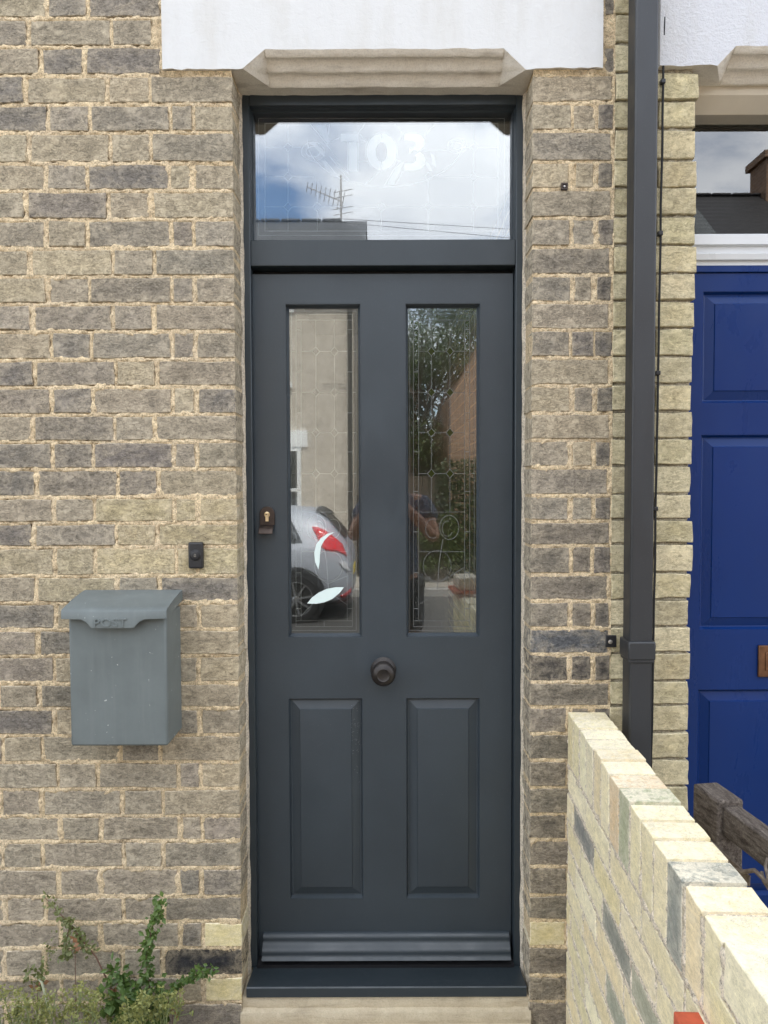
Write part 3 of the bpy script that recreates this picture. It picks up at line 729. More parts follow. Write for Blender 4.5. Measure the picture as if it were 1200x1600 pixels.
# leaded pattern in the two panes
LW = .0010; LY = YG - .0012
def pane_lines(dx, flip):
    global LY, LW
    LY, LW = (YG + .0095, .0019) if flip else (YG - .0010, .0009)
    m = MB()
    def rb(pts, w_=.8): ribbon(m, [((2*690.5 - x if flip else x) + dx, y) for x, y in pts], w_)
    rb(rectl(640, 486, 741, 985), .7); rb(rectl(646, 491, 734, 979))
    rb([(654, 500), (654, 970)]); rb([(726, 500), (726, 970)]); rb([(646, 500), (734, 500)]); rb([(646, 970), (734, 970)])
    for y in (515, 581, 645, 706, 768, 831, 895, 951): rb([(646, y), (654, y)], 1.3); rb([(726, y), (734, y)], 1.3)
    for y in (549, 613, 676, 740):
        rb([(640, y), (646, y)]); rb([(734, y), (741, y)]); rb([(654, y), (668, y)], 1); rb([(680, y), (697, y)], 1); rb([(709, y), (726, y)], 1)
        for x in (674, 703): rb([(x-6,y),(x,y-7),(x+6,y),(x,y+7),(x-6,y)], 1)
    for x in (674, 703):
        for a, b in ((500, 542), (556, 606), (620, 669), (683, 733), (747, 800)): rb([(x, a), (x, b)])
    rb([(654, 800), (726, 800)]); rb([(654, 862), (726, 862)]); rb(ell(702, 824, 15, 19, 0, 2*math.pi, 22), 1); rb(ell(699, 826, 8, 12, .5, 5, 16), 1)
    rb(ell(676, 826, 11, 15, 1, 5.2, 16), 1); rb(ell(683, 884, 22, 24, 0, 2*math.pi, 22), .8)
    rb([(692, 842), (686, 880), (683, 925)], 1.2); rb([(683, 925), (700, 935), (726, 962)]); rb([(683, 925), (654, 945)]); rb([(654, 900), (684, 912), (726, 886)]); rb([(690, 970), (690, 979)])
    m.build('lead_came', MAT['lead_came_pale' if flip else 'lead_came'], leaf)
    if flip: return
    for y in (549, 613, 676, 740):
        for x in (674, 703): MB().poly([P(x-5.4+dx, y), P(x+dx, y-6.3), P(x+5.4+dx, y), P(x+dx, y+6.3)], (0, .0012, 0)).build('diamond_glass', MAT['olive_glass'], leaf)
    LY = YG + .009
    for xx in (646.8, 726.8):
        MB().poly([P(xx+dx, 501), P(xx+dx+6.4, 501), P(xx+dx+6.4, 969), P(xx+dx, 969)], (0, .0008, 0)).build('border_strip', MAT['car_glass'], leaf)
pane_lines(0, False); pane_lines(-184.5, True)
# two white etched leaves low in the left-hand pane
ly = YG - .0028
flat('etched_leaf', [(480,943),(487,934),(498,926),(511,920),(525,917.5),(537.5,917.5),(530,927),(519,936),(507,941),(494,943.5)], leaf, 'etched_glass', ly, .001)
flat('etched_leaf', [(523,831),(511,834),(501,841),(494,851),(491,864),(492,877),(497.5,890),(499.5,878),(500,865),(502,853),(507,844),(514,837)], leaf, 'etched_glass', ly, .001)
# weatherboard
wx0, wx1 = X(409, .11, 1480), X(798, .11, 1480); wt, wb = Z(1464, .12), Z(1502, .10)
hgt = wt - wb
pf = [(DY, wt), (DY-.004, wt)]
for i in range(1, 22):
    u = i/21; pf.append((DY - .006 - .040*u - .0035*math.sin(u*math.pi*4.0), wt - hgt*u))
pf += [(DY-.040, wb-.003), (DY, wb-.003)]
MB().prism(pf, wx0, wx1).build('weatherboard', MAT['door_paint'], leaf, sharp=50)
# threshold bar and sill
MB().prism([(.112, sill_t+.010), (.124, sill_t+.014), (.15, sill_t+.016), (.20, sill_t+.016), (.20, sill_t-.004), (.112, sill_t-.004)], -FX+jamb, FX-jamb).build('threshold_bar', MAT['black_plastic'], frame)
sy0 = .006
sf_t, sf_b = Z(1543, sy0), Z(1559, sy0)
sill = MB().prism([(.2, sill_t+.001), (FY-.02, sill_t+.001), (sy0+.003, sf_t+.001), (sy0, sf_t-.002), (sy0, sf_b+.002), (sy0+.003, sf_b), (.2, sf_b)], X(385, sy0, 1550), X(823, sy0, 1550))
sill.build('sill', MAT['frame_paint'], frame, sharp=30)
# stone threshold and step
m = MB(); n = 40; vs = []; fs = []; pr_ = [(.24, sf_b-.001), (.014, sf_b-.001), (.009, sf_b-.012), (.010, sf_b-.032), (-.004, sf_b-.036), (-.008, sf_b-.050), (-.006, sf_b-.068), (-.03, sf_b-.075), (-.032, -.02), (.24, -.02)]
for i in range(n):
    x = -AX-.004 + (2*AX+.008)*i/(n-1)
    for (y, z) in pr_: q = Vector((x*22, y*30, z*30)); vs.append((x, y + mnoise.noise(q)*.004*(y < .2), z + mnoise.noise(q+Vector((5,5,5)))*.0025*(z < sf_b-.005 and z > 0)))
    if i:
        b = (i-1)*len(pr_); L = len(pr_)
        fs += [(b+j, b+(j+1) % L, b+L+(j+1) % L, b+L+j) for j in range(L)]
m.add(vs, fs).build('stone_step', MAT['threshold_stone'], house, sharp=50)
# knob
kc = at(599, 1046.5, DY)
MB().lathe(kc, (0,-1,0), [(.039,0),(.039,.003),(.0365,.005),(.0365,.007),(.034,.009),(.034,.011),(.031,.013),(.031,.015),(.016,.018),(.015,.030),(.020,.036),(.0345,.043),(.0365,.049),(.0355,.055),(.0315,.061),(.029,.063),(.0185,.067),(.0178,.0665),(.0165,.0655),(.0,.0655)], 36).build('door_knob', MAT['dark_knob'], leaf, sharp=45)
# cylinder pull and lock
lc = at(418, 806, DY); lw = .0225
m = MB(); o_ = [(lc.x-lw, lc.z-.028), (lc.x+lw, lc.z-.028), (lc.x+lw, lc.z+.006)] + [(lc.x+lw*math.cos(t), lc.z+.006+lw*1.0*math.sin(t)) for t in [math.pi*i/14 for i in range(1, 14)]] + [(lc.x-lw, lc.z+.006)]
m.poly([(x, DY-.008, z) for x, z in o_], (0, .008, 0))
m.prism([(DY-.008, lc.z-.027), (DY-.020, lc.z-.033), (DY-.028, lc.z-.040), (DY-.034, lc.z-.052), (DY-.030, lc.z-.054), (DY-.022, lc.z-.044), (DY-.012, lc.z-.040), (DY-.001, lc.z-.036), (DY-.001, lc.z-.027)], lc.x-lw, lc.x+lw*.86)
m.build('cylinder_pull', MAT['bronze'], leaf, bevel=.0012)
m = MB(); m.lathe((lc.x, DY-.008, lc.z+.004), (0,-1,0), [(.0085,0),(.0085,.0025),(.007,.003),(0,.003)], 20); m.box(lc.x-.0045, lc.x+.0045, DY-.0108, DY-.008, lc.z-.016, lc.z-.002)
m.build('lock_cylinder', MAT['brass'], leaf)
MB().box(lc.x-.0042, lc.x+.0012, DY-.0118, DY-.010, lc.z+.0035, lc.z+.0065).build('keyhole', MAT['dark_void'], leaf)

# =================================================================== neighbouring house
NX0 = .864                             # corner of the neighbour's door opening
nb = empty('neighbouring_house', (1.3, 0, 0), 'yellow brick terraced house with blue panelled door beyond the downpipe', 'house')
rects_n = []; bricks_n = []
YEL = [lin(c) for c in ((196,183,146), (186,173,136), (202,190,155), (180,168,136), (190,178,142), (176,165,130))]
NLT = Z(103, -.01, 1110)
nl_x0 = X(1031, -.012, 50)
for k in range(NROW):
    dz = .004
    zt, zb = zj[k]+dz - .004, zj[k+1]+dz + .004
    zc = (zt+zb)/2; py = 759 - (zc-1.58)*557
    S = ((k - 2 - 3) % 2) == 0
    ps = [(AX+.2265, AX+.331), (AX+.340, NX0)] if S else [(AX+.2245, NX0-.112), (NX0-.104, NX0)]
    for n_, (a, b) in enumerate(ps):
        b2 = b + (random.uniform(-.007, .004) if n_ == 1 else 0); a2 = a
        if zb > NLT - .03:
            b2 = min(b2, nl_x0 - .006)
            if b2 - a2 < .02: continue
        c = jit(random.choice(YEL), .08)
        rects_n.append((a2, b2, zb, zt)); bricks_n.append((a2, b2, zb, zt, c, 'brick_yellow', .205 if n_ == 1 else .1))
wall_n = mortar_sheet('wall', nb, 'mortar_grey', AX+.2235, NX0-.004, -.03, zj[0], rects_n, seed=51, flush=.006, smear=lambda a, b: np.zeros_like(a)-.1, arris=lambda gx, gz: np.where(gx > NX0-.012, .004+(gx-NX0+.012)*1.2, 0) + .001)
for (a, b, c, d, colr, mt, dp) in bricks_n: put_brick(wall_n, a, b, c, d, random.uniform(-.0035, .0015), colr, mt, dp, .0026, .0018)
MB().box(NX0-.2, NX0-.008, .035, .24, -.03, zj[0]).build('reveal_mortar', MAT['mortar_grey'], nb)
house_shell(nb, .645, 6.4, 0, 0, zj[0], 'plain_brick_yellow', None, 1.69)
MB().box(.645, NX0-.1, .03, .24, -.2, zj[0]).build('wall_core', MAT['dark_void'], nb)
lintel(nb, nl_x0, 1.86, X(1118, 0, 100), 1.70-.02, .05, NLT, zj[0]+.3, [MAT['lintel_roughcast'], MAT['lintel_stone']])
NY = .12
nf = empty('door_frame', (1.3, 0, 0)); nf.parent = nb; nf.location = (0, 0, 0); WLOC[nf] = Vector((1.3, 0, 0))
nz_tt, nz_tb = Z(367, NY, 1140), Z(414, NY, 1140)
nz_hd = Z(130, NY, 1140); gz_t = Z(190, NY+.05, 1140)
m = MB(); m.box(NX0-.03, NX0+.012, NY, .235, .1, 2.9); m.box(1.652, 1.70, NY, .235, .1, nz_tb)
m.box(NX0+.012, 1.652, NY+.002, .235, nz_tb-.02, nz_tb-.0005)
m.build('jamb', MAT['blue_paint'], nf, bevel=.002)
m = MB(); m.prism([(NY-.012, nz_tt-.004), (NY-.008, nz_tt), (.2, nz_tt+.002), (.2, nz_tb), (NY+.004, nz_tb), (NY+.004, nz_tb+.012), (NY-.006, nz_tb+.014), (NY-.010, nz_tb+.03), (NY-.001, nz_tb+.034), (NY-.001, nz_tb+.052), (NY-.012, nz_tb+.056)], NX0-.02, 1.70)
m.build('transom_rail', MAT['white_gloss'], nf, sharp=30)
m = MB(); m.prism([(NY-.03, nz_hd), (NY-.03, nz_hd-.05), (NY+.01, nz_hd-.085), (NY+.012, gz_t), (NY+.06, gz_t-.004), (.2, gz_t), (.2, 2.95), (NY-.03, 2.95)], NX0-.02, 1.70)
m.build('head', MAT['cream_stone'], nf, sharp=30)
MB().box(NX0-.01, 1.69, NY+.06, NY+.064, nz_tt-.01, gz_t+.01).build('glass_pane', MAT['plain_glass'], nf, sharp=None)
# blue door
ND = .128
dl, dr = NX0+.014, 1.65
rows_ = [(Z(455, ND, 1140), Z(630, ND, 1140)), (Z(679, ND, 1140), Z(984, ND, 1140)), (Z(1077, ND, 1140), Z(1400, ND, 1140))]
pc = [(X(1094, ND, 800), 1.218), (1.30, 1.650-.078)]
bd = MB(); zz = [nz_tb-.022] + [v for r_ in rows_ for v in r_] + [.12]
xs_ = [dl, pc[0][0], pc[0][1], pc[1][0], pc[1][1], dr]
for a, b in ((0,1), (2,3), (4,5)): bd.box(xs_[a], xs_[b], ND, ND+.045, zz[-1], zz[0])
for a, b in ((1,2), (3,4)):
    for i in range(0, 8, 2): bd.box(xs_[a], xs_[b], ND, ND+.045, zz[i+1], zz[i])
bdo = joinless(bd, 'door', MAT['blue_paint'], nb); bdo['label'] = 'glossy deep blue panelled door of the next house'
for a, b in pc:
    for t_, b_ in rows_:
        MB().ring(a-.0005, b+.0005, b_-.0005, t_+.0005, [(0, ND+.0008), (.002, ND+.0008), (.008, ND+.011), (.011, ND+.012), (.036, ND+.004), (.038, ND+.001), (.041, ND+.0008)], cap=True).build('panel', MAT['blue_paint'], bdo, sharp=18)
lp = (X(1186, ND-.01, 1030), Z(1057, ND, 1186), Z(1008, ND, 1186))
m = MB(); m.box(lp[0], lp[0]+.26, ND-.008, ND, lp[1], lp[2]); m.build('letter_plate', MAT['letterplate_metal'], bdo, bevel=.002)
m = MB(); m.box(lp[0]+.02, lp[0]+.24, ND-.011, ND-.008, lp[1]+.02, lp[2]-.02); m.build('letter_flap', MAT['letterplate_metal'], bdo, bevel=.002)
m = MB(); m.box(NX0-.03, 1.7, .02, .24, -.05, .10); m.build('stone_step', MAT['threshold_stone'], nb, bevel=.01)
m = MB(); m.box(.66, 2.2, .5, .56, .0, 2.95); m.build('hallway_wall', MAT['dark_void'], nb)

# =================================================================== downpipe and cable
dp = empty('downpipe', (.69, -.06, 0), 'dark grey square plastic downpipe between the two doors', 'downpipe')
p0, p1 = X(990, -.105, 400), X(1026.5, -.105, 400)
MB().box(p0, p1, -.105, -.043, .0, 5.4).build('pipe', MAT['pipe_plastic'], dp, bevel=.006, seg=3)
bz = Z(1003, -.11, 1000), Z(1032, -.11, 1000)
m = MB(); m.box(p0-.006, p1+.006, -.112, -.036, bz[1], bz[0]); m.build('pipe_clip', MAT['pipe_plastic'], dp, bevel=.004)
m = MB(); m.box(p0-.004, p1+.004, -.109, -.039, bz[1]-.008, bz[1]+.002); m.build('socket_rim', MAT['pipe_plastic'], dp, bevel=.003)
m = MB(); m.box(p0+.01, p1-.01, -.045, .0, bz[1]+.01, bz[0]-.01); m.box(p0-.034, p0-.004, -.008, -.001, bz[1]+.012, bz[0]-.004); m.build('wall_bracket', MAT['black_plastic'], dp, bevel=.002)
MB().lathe((p0-.022, -.008, (bz[0]+bz[1])/2+.003), (0,-1,0), [(.006,0),(.006,.002),(.004,.003),(0,.003)], 12).build('screw', MAT['galvanised'], dp)
cb = empty('cable', (.78, -.01, 0), 'thin black cable clipped to yellow brick beside the downpipe', 'cable')
pts = []
for i in range(60):
    py = -40 + 1640*i/59; px = 1038.5 - 21*max(0, py)/1200 + 1.2*mnoise.noise(Vector((i*.35, 0, 0)))
    pts.append(at(px, py, -.010 + .003*mnoise.noise(Vector((i*.5, 4, 0)))))
MB().tube(pts, .0033, 6).build('cable_sheath', MAT['black_rubber'], cb)
for py in (128, 365, 583, 795, 1010):
    px = 1038.5 - 21*py/1200; c = at(px, py, -.009); MB().box(c.x-.008, c.x+.005, -.016, .0, c.z-.006, c.z+.006).build('cable_clip', MAT['black_plastic'], cb, bevel=.002)
# odd fixing left in the brick right of the fanlight
c = at(882, 291, -.006)
hk = empty('wall_plug', (c.x, -.002, c.z), 'small rusty square fixing in the mortar right of the fanlight', 'fixing')
MB().ring(c.x-.009, c.x+.009, c.z-.009, c.z+.009, [(0, 0), (0, -.008), (.004, -.008), (.004, -.002)], cap=True).build('plate', MAT['bronze'], hk)
MB().lathe((c.x, -.003, c.z), (0,-1,0), [(.003,0),(.003,.004),(0,.004)], 8).build('screw', MAT['galvanised'], hk)

# =================================================================== doorbell
c = at(305.5, 868, -.014)
db = empty('doorbell', (c.x, 0, c.z), 'small black doorbell push on the brick beside the door', 'doorbell')
MB().box(c.x-.0205, c.x+.0205, -.016, .001, c.z-.037, c.z+.037).build('case', MAT['black_plastic'], db, bevel=.005, seg=4)
MB().lathe((c.x, -.0155, c.z+.001), (0,-1,0), [(.0155,0),(.0155,.0015),(.014,.0025),(.0135,.001),(.0125,.001),(.0125,.003),(.010,.004),(0,.0042)], 32).build('button', MAT['black_plastic'], db)
m = MB(); by = -.0202
bell = [(-.0032,-.003),(-.0022,-.0018),(-.0022,.0012),(-.0012,.003),(0,.0036),(.0012,.003),(.0022,.0012),(.0022,-.0018),(.0032,-.003),(-.0032,-.003)]
for a, b in zip(bell[:-1], bell[1:]): m.bar((c.x+a[0], by, c.z+.001+a[1]), (c.x+b[0], by, c.z+.001+b[1]), .0006, .0006)
m.bar((c.x-.0008, by, c.z-.0030), (c.x+.0008, by, c.z-.0034), .0006, .0006); m.build('bell_symbol', MAT['galvanised'], db)

# =================================================================== post box
t = NT('postbox_paint'); p = t.pos()
cc_ = t.mix(1.0, (.128, .148, .147, 1), t.ramp(t.noise(p, 9, 6, .6), [(.3, .88), (.7, 1.10)]), 'MULTIPLY')
spk = t.ramp(t.noise(p, 95, 3, .55, .2), [(.715, 0.0), (.74, 1.0)])
scr = t.ramp(t.noise(t.pos((1.0, 1, .13)), 150, 2, .5, .4), [(.765, 0.0), (.79, .8)])
cc_ = t.mix(t.math('MULTIPLY', spk, .7), cc_, (.55, .56, .54)); cc_ = t.mix(t.math('MULTIPLY', scr, .5), cc_, (.42, .44, .43))
streak = t.ramp(t.noise(t.pos((1.6, 1, .12)), 26, 5, .6), [(.5, 0.0), (.8, .35)]); cc_ = t.mix(streak, cc_, (.19, .21, .205))
t.bsdf(cc_, .55, 0, t.bump(t.noise(p, 300, 3), .10, .001), .4); MAT['postbox_paint'] = t.mat
PD = .140
bx0, bx1 = X(109, -PD, 1080), X(261, -PD, 1080); bz0, bz1 = Z(1166, -PD, 180), Z(960, -PD, 180)
pb = empty('post_box', ((bx0+bx1)/2, 0, bz0), 'scuffed grey metal post box with POST lid on the brick wall', 'post box')
MB().box(bx0, bx1, -PD, -.004, bz0, bz1).build('body', MAT['postbox_paint'], pb, bevel=.006, seg=3)
# bowed lid with drop-down tab
lx0, lx1 = bx0-.012, bx1+.006; lzb = bz1 + .045; lzf = Z(953, -PD-.02, 180); rim = .024
m = MB(); n = 21; vs = []; fs = []
for i in range(n):
    u = i/(n-1); x = lx0 + (lx1-lx0)*u; bow = .012*(1-(2*u-1)**2); yf = -PD - .012 - bow
    tab = .5-abs(u-.5); d = rim + (.022*min(1, max(0, (tab-.235)/.05)))
    row = []
    for j in range(7):
        s = j/6; row.append((x, -.006 + (yf+.006)*s, lzb + (lzf-lzb)*(s**1.3)*1.0))
    row += [(x, yf-.003, lzf-.004), (x, yf-.0035, lzf-d), (x, yf+.0005, lzf-d), (x, yf+.002, lzf-.008), (x, -.006, lzb-.006)]
    vs += row; L = len(row)
    if i: b = (i-1)*L; fs += [(b+j, b+(j+1) % L, b+L+(j+1) % L, b+L+j) for j in range(L)]
# end cheeks
L = len(row); fs += [tuple(range(L-1, -1, -1)), tuple(range(len(vs)-L, len(vs)))]
m.add(vs, fs)
for xx in (lx0+.0015, lx1-.0015):
    m.poly([(xx-.0015, -.006, lzb-.001), (xx-.0015, -.006, lzb-rim*1.2), (xx-.0015, -PD-.012, lzf-rim), (xx-.0015, -PD-.012, lzf-.003), (xx-.0015, -PD*.66, lzb+(lzf-lzb)*.47)], (.003, 0, 0))
lid = m.build('lid', MAT['postbox_paint'], pb, sharp=40)
fc = bpy.data.curves.new('lettering', 'FONT'); fc.body = 'POST'; fc.size = .030; fc.extrude = .0012; fc.bevel_depth = .0006; fc.align_x = 'CENTER'; fc.space_character = 1.12
fo = bpy.data.objects.new('tmp', fc); col.objects.link(fo); bpy.context.view_layer.update()
me = bpy.data.meshes.new_from_object(fo.evaluated_get(bpy.context.evaluated_depsgraph_get())); bpy.data.objects.remove(fo)
tx = X(172, -PD-.026, 967); me.transform(Matrix.Translation((tx, -PD-.0275, lzf-rim-.0185)) @ Matrix.Rotation(R(90), 4, 'X') @ Matrix.Diagonal((1.12, 1, 1, 1)))
link_mesh('lettering', me, MAT['postbox_paint'], lid, sharp=40)

# =================================================================== low garden wall
GA = R(2.7); gd = Vector((-math.sin(GA), -math.cos(GA), 0)); gn = Vector((-math.cos(GA), math.sin(GA), 0))   # along the wall; out of its left face
G0 = Vector((X(887.5, 0, 1150), 0, 0)); GT = Z(1112, 0, 887)
gw = empty('garden_wall', G0, 'low pale cream brick garden wall running out from the house', 'wall')
GTH = .103
gwm = None
def gpt(s, n_, z): return G0 + gd*s + gn*n_ + Vector((0, 0, z))
CRE = [lin(c) for c in ((228,215,174), (236,223,184), (222,208,162), (230,212,170), (220,208,166), (238,228,192))]
GRN = [lin(c) for c in ((146,146,134), (162,162,142), (130,130,124), (172,170,148))]
ROTG = math.atan2(gn.y, gn.x) + math.pi/2   # turns the brick's -y front to face gn
rects_g = []; bl = []
cop_h = .146; s = .004; pitch = []
wall_len = 1.78
i = 0
while s < .985:
    wd = random.uniform(.060, .067); bl.append((s, s+wd, GT-cop_h, GT + random.uniform(-.002, .003), 'cop', i)); s += wd + random.uniform(.008, .012); i += 1
while s < wall_len - .1:
    wd = random.uniform(.205, .216); bl.append((s, s+wd, GT-cop_h*.5, GT + random.uniform(.002, .008), 'flat', i)); s += wd + .011; i += 1
s0f = .985
z = GT - cop_h - .011; r = 0
while z > .02:
    s = .004 - (.112 if r % 2 else 0) - .03*(r % 3)
    while s < wall_len:
        wd = .213*random.uniform(.98, 1.01); a = max(.004, s); 
        if s + wd - a > .03: bl.append((a, min(wall_len, s+wd), z-.065, z, 'str', r))
        s += wd + .011
    z -= .0765; r += 1
zr = GT - cop_h*.5 - .009
s = s0f
while s < wall_len - .1:
    bl.append((s+.0, s+.21, zr-.062, zr, 'str', 99)); s += .222
for (a, b, z0, z1, kd, ix) in bl: rects_g.append((a, b, z0, z1))
xfg = lambda vs: np.stack([G0.x + gd.x*vs[:,0] - gn.x*vs[:,1], G0.y + gd.y*vs[:,0] - gn.y*vs[:,1], vs[:,2]], 1)
gm = mortar_sheet('mortar', gw, 'mortar_pale', 0, wall_len, -.02, GT-.004, rects_g, step=.005, flush=.0004, seed=71, smear=lambda a, b: np.zeros_like(a)-.2, xf=xfg)
core = MB()
core.add([gpt(0, -.010, -.02), gpt(wall_len, -.010, -.02), gpt(wall_len, -GTH+.004, -.02), gpt(0, -GTH+.004, -.02), gpt(0, -.010, GT-.004), gpt(wall_len, -.010, GT-.004), gpt(wall_len, -GTH+.004, GT-.004), gpt(0, -GTH+.004, GT-.004)],
         [(0,3,2,1),(4,5,6,7),(0,1,5,4),(1,2,6,5),(2,3,7,6),(3,0,4,7)])
core.build('wall_core', MAT['mortar_pale'], gw)
copg = {8: 1, 12: 2, 3: 0}
for (a, b, z0, z1, kd, ix) in bl:
    c = jit(random.choice(CRE), .06)
    if kd == 'cop' and ix in (7, 11): c = lin((146, 148, 138)) if ix == 11 else lin((176, 178, 146))
    elif kd == 'cop' and ix == 6: c = lin((222, 196, 156))
    elif kd == 'str' and random.random() < .17: c = jit(random.choice(GRN), .08)
    o = put_brick(gm, a, b, z0, z1, 0, c, 'brick_cream', GTH, .0018, .0005, ROTG, gpt((a+b)/2, random.uniform(-.001, .002), (z0+z1)/2))
# pier at the street end with red tile creasing
pc0 = wall_len + .004
m = MB()
def gbox(mb, s0, s1, n0, n1, z0, z1):
    mb.add([gpt(s0,n0,z0), gpt(s1,n0,z0), gpt(s1,n1,z0), gpt(s0,n1,z0), gpt(s0,n0,z1), gpt(s1,n0,z1), gpt(s1,n1,z1), gpt(s0,n1,z1)], [(0,3,2,1),(4,5,6,7),(0,1,5,4),(1,2,6,5),(2,3,7,6),(3,0,4,7)])
pz = 0.0
while pz < GT - .05:
    for j, (n0, n1) in enumerate(((.004, -.05), (-.061, -.12))):
        q = MB(); gbox(q, pc0-.0, pc0+.215, n0, n1, pz+.005, pz+.07)
        o = q.build('brick', MAT['brick_cream'], gw, bevel=.004); o.color = (*jit(random.choice(CRE), .06), 1)
    pz += .0765
gbox(m, pc0+.006, pc0+.209, -.004, -.114, -.02, pz); m.build('pier_core', MAT['mortar_pale'], gw)
q = MB(); gbox(q, pc0-.02, pc0+.235, .035, -.15, GT+.012, GT+.03); q.build('creasing_tile', MAT['red_tile'], gw, bevel=.004)
q = MB(); gbox(q, pc0-.0, pc0+.215, .004, -.12, GT+.032, GT+.105); q.build('pier_cap', MAT['cap_cream'], gw, bevel=.01)
# red tile standing proud of the wall face near the camera
rt = at(1056, 1581, -.945)
q = MB(); gbox(q, .945, 1.02, .038, -.01, rt.z-.05, rt.z); q.build('red_tile', MAT['red_tile'], gw, bevel=.003)

# =================================================================== neighbour's timber gate
gp = at(1124, 1246, -.40)
ga = R(8); gdv = Vector((math.sin(ga), -math.cos(ga), 0)); gnv = Vector((math.cos(ga), math.sin(ga), 0))
tg = empty('timber_gate', (gp.x, -.40, 0), 'weathered brown timber gate standing open behind the pale garden wall', 'gate')
def tbox(name, s0, s1, n0, n1, z0, z1, par, bev=.004):
    q = MB(); c0 = Vector((gp.x, -.40, 0))
    f_ = lambda s, n_, z: c0 + gdv*s + gnv*n_ + Vector((0,0,z))
    q.add([f_(s0,n0,z0), f_(s1,n0,z0), f_(s1,n1,z0), f_(s0,n1,z0), f_(s0,n0,z1), f_(s1,n0,z1), f_(s1,n1,z1), f_(s0,n1,z1)], [(0,3,2,1),(4,5,6,7),(0,1,5,4),(1,2,6,5),(2,3,7,6),(3,0,4,7)])
    return q.build(name, MAT['weathered_timber'], par, bevel=bev)
tz = Z(1256, -.46, 1113)
tbox('hanging_stile', -.055, .045, -.032, .030, .06, tz, tg, .006)
tbox('top_rail', .0455, .95, -.022, .020, tz-.075, tz-.012, tg)
tbox('bottom_rail', .0455, .95, -.02, .018, .16, .23, tg)
tbox('closing_stile', .95, 1.02, -.03, .028, .06, tz-.03, tg, .006)
for k in range(4): tbox('slat', .50+.115*k, .57+.115*k, -.018, -.006, .23, tz-.075, tg, .002)
f_ = lambda s, n_, z: Vector((gp.x, -.40, 0)) + gdv*s + gnv*n_ + Vector((0,0,z))
h0 = f_(.18, -.03, tz-.078)
m = MB(); m.tube([f_(.02, -.10, tz-.115), f_(.10, -.07, tz-.108), f_(.15, -.045, tz-.10), f_(.178, -.038, tz-.082), f_(.20, -.036, tz-.086), f_(.215, -.030, tz-.10), f_(.215, -.022, tz-.108)], .0045, 8); m.build('hook', MAT['old_iron'], tg)
m = MB(); m.tube([f_(.195, -.022, tz-.05), f_(.205, -.034, tz-.06), f_(.225, -.040, tz-.085), f_(.218, -.034, tz-.1), f_(.195, -.03, tz-.096), f_(.18, -.024, tz-.085)], .0035, 8); m.build('staple', MAT['old_iron'], tg)
m = MB(); m.bar(f_(-.05, -.036, tz-.105), f_(.16, -.036, tz-.115), .022, .004); m.build('hinge_strap', MAT['old_iron'], tg)

# =================================================================== plants at the foot of the wall
def leaf_quad(m, p, d, up, L, W, mm=0):
    d = Vector(d).normalized(); up = Vector(up); s = d.cross(up)
    if s.length < 1e-4: s = Vector((1,0,0))
    s.normalize(); u = s.cross(d); p = Vector(p)
    a = p; b = p + d*L*.5 + s*W*.5 + u*L*.06; c = p + d*L*.5 - s*W*.5 + u*L*.06; e = p + d*L - u*L*.10; mid = p + d*L*.5 - u*L*.03
    m.add([a, b, e, c, mid], [(0, 4, 1), (1, 4, 2), (2, 4, 3), (3, 4, 0)], mm)
def rv(): 
    v = Vector((random.gauss(0,1), random.gauss(0,1), random.gauss(0,1))); return v.normalized()
def sprig(stem, leaf_, pts, n, spread, L, W, r0=.0035, droop=0.1, lead=0.0, side=1.0):
    """a stem through pts with leaves gathered along its upper part"""
    pts = [Vector(p) for p in pts]; k = len(pts)
    stem.tube(pts, [r0*(1-.75*i/(k-1)) for i in range(k)], 6)
    for i in range(n):
        t = lead + (1-lead)*random.random(); f = t*(k-1); j = min(int(f), k-2); q = pts[j].lerp(pts[j+1], f-j)
        d = rv()*side; d.z += .25; d.y -= .35
        q = q + rv()*spread*random.random()
        leaf_quad(leaf_, q, d, rv()*.4 + Vector((0,-1,.5)), L*random.uniform(.6, 1.25), W*random.uniform(.6, 1.2))
def plant(name, label, base, mats, fn, group=None):
    e = empty(name, base, label, 'weed', group); s = MB(); l = MB(); fn(s, l)
    s.build('stem', MAT[mats[0]], e); l.build('foliage', MAT[mats[1]], e, recalc=False, sharp=None); return e
W_ = lambda px, py, y: at(px, py, y)
random.seed(23)
def p1(s, l):
    y = -.06
    sprig(s, l, [W_(232,1640,y), W_(236,1560,y), W_(228,1500,y), W_(236,1455,y), W_(252,1412,y-.01)], 210, .022, .020, .012, lead=.35)
    sprig(s, l, [W_(236,1640,y), W_(222,1570,y), W_(190,1530,y), W_(170,1515,y)], 150, .03, .022, .014, lead=.2)
    sprig(s, l, [W_(240,1640,y), W_(258,1580,y), W_(272,1545,y), W_(300,1526,y-.01), W_(334,1515,y-.015)], 150, .018, .017, .011, lead=.3)
    sprig(s, l, [W_(200,1640,y-.04), W_(188,1590,y-.05), W_(176,1560,y-.05)], 120, .04, .03, .02, lead=.1)
    sprig(s, l, [W_(225,1640,y-.02), W_(215,1580,y-.03), W_(210,1550,y-.03)], 170, .045, .024, .016, lead=.1)
    sprig(s, l, [W_(250,1640,y-.02), W_(248,1580,y-.03), W_(246,1540,y-.03)], 130, .035, .024, .015, lead=.1)
plant('leafy_weed', 'bushy green weed with tall leafy shoots against the brick wall', W_(236,1640,-.06), ('stem_brown', 'leaf_weed'), p1)
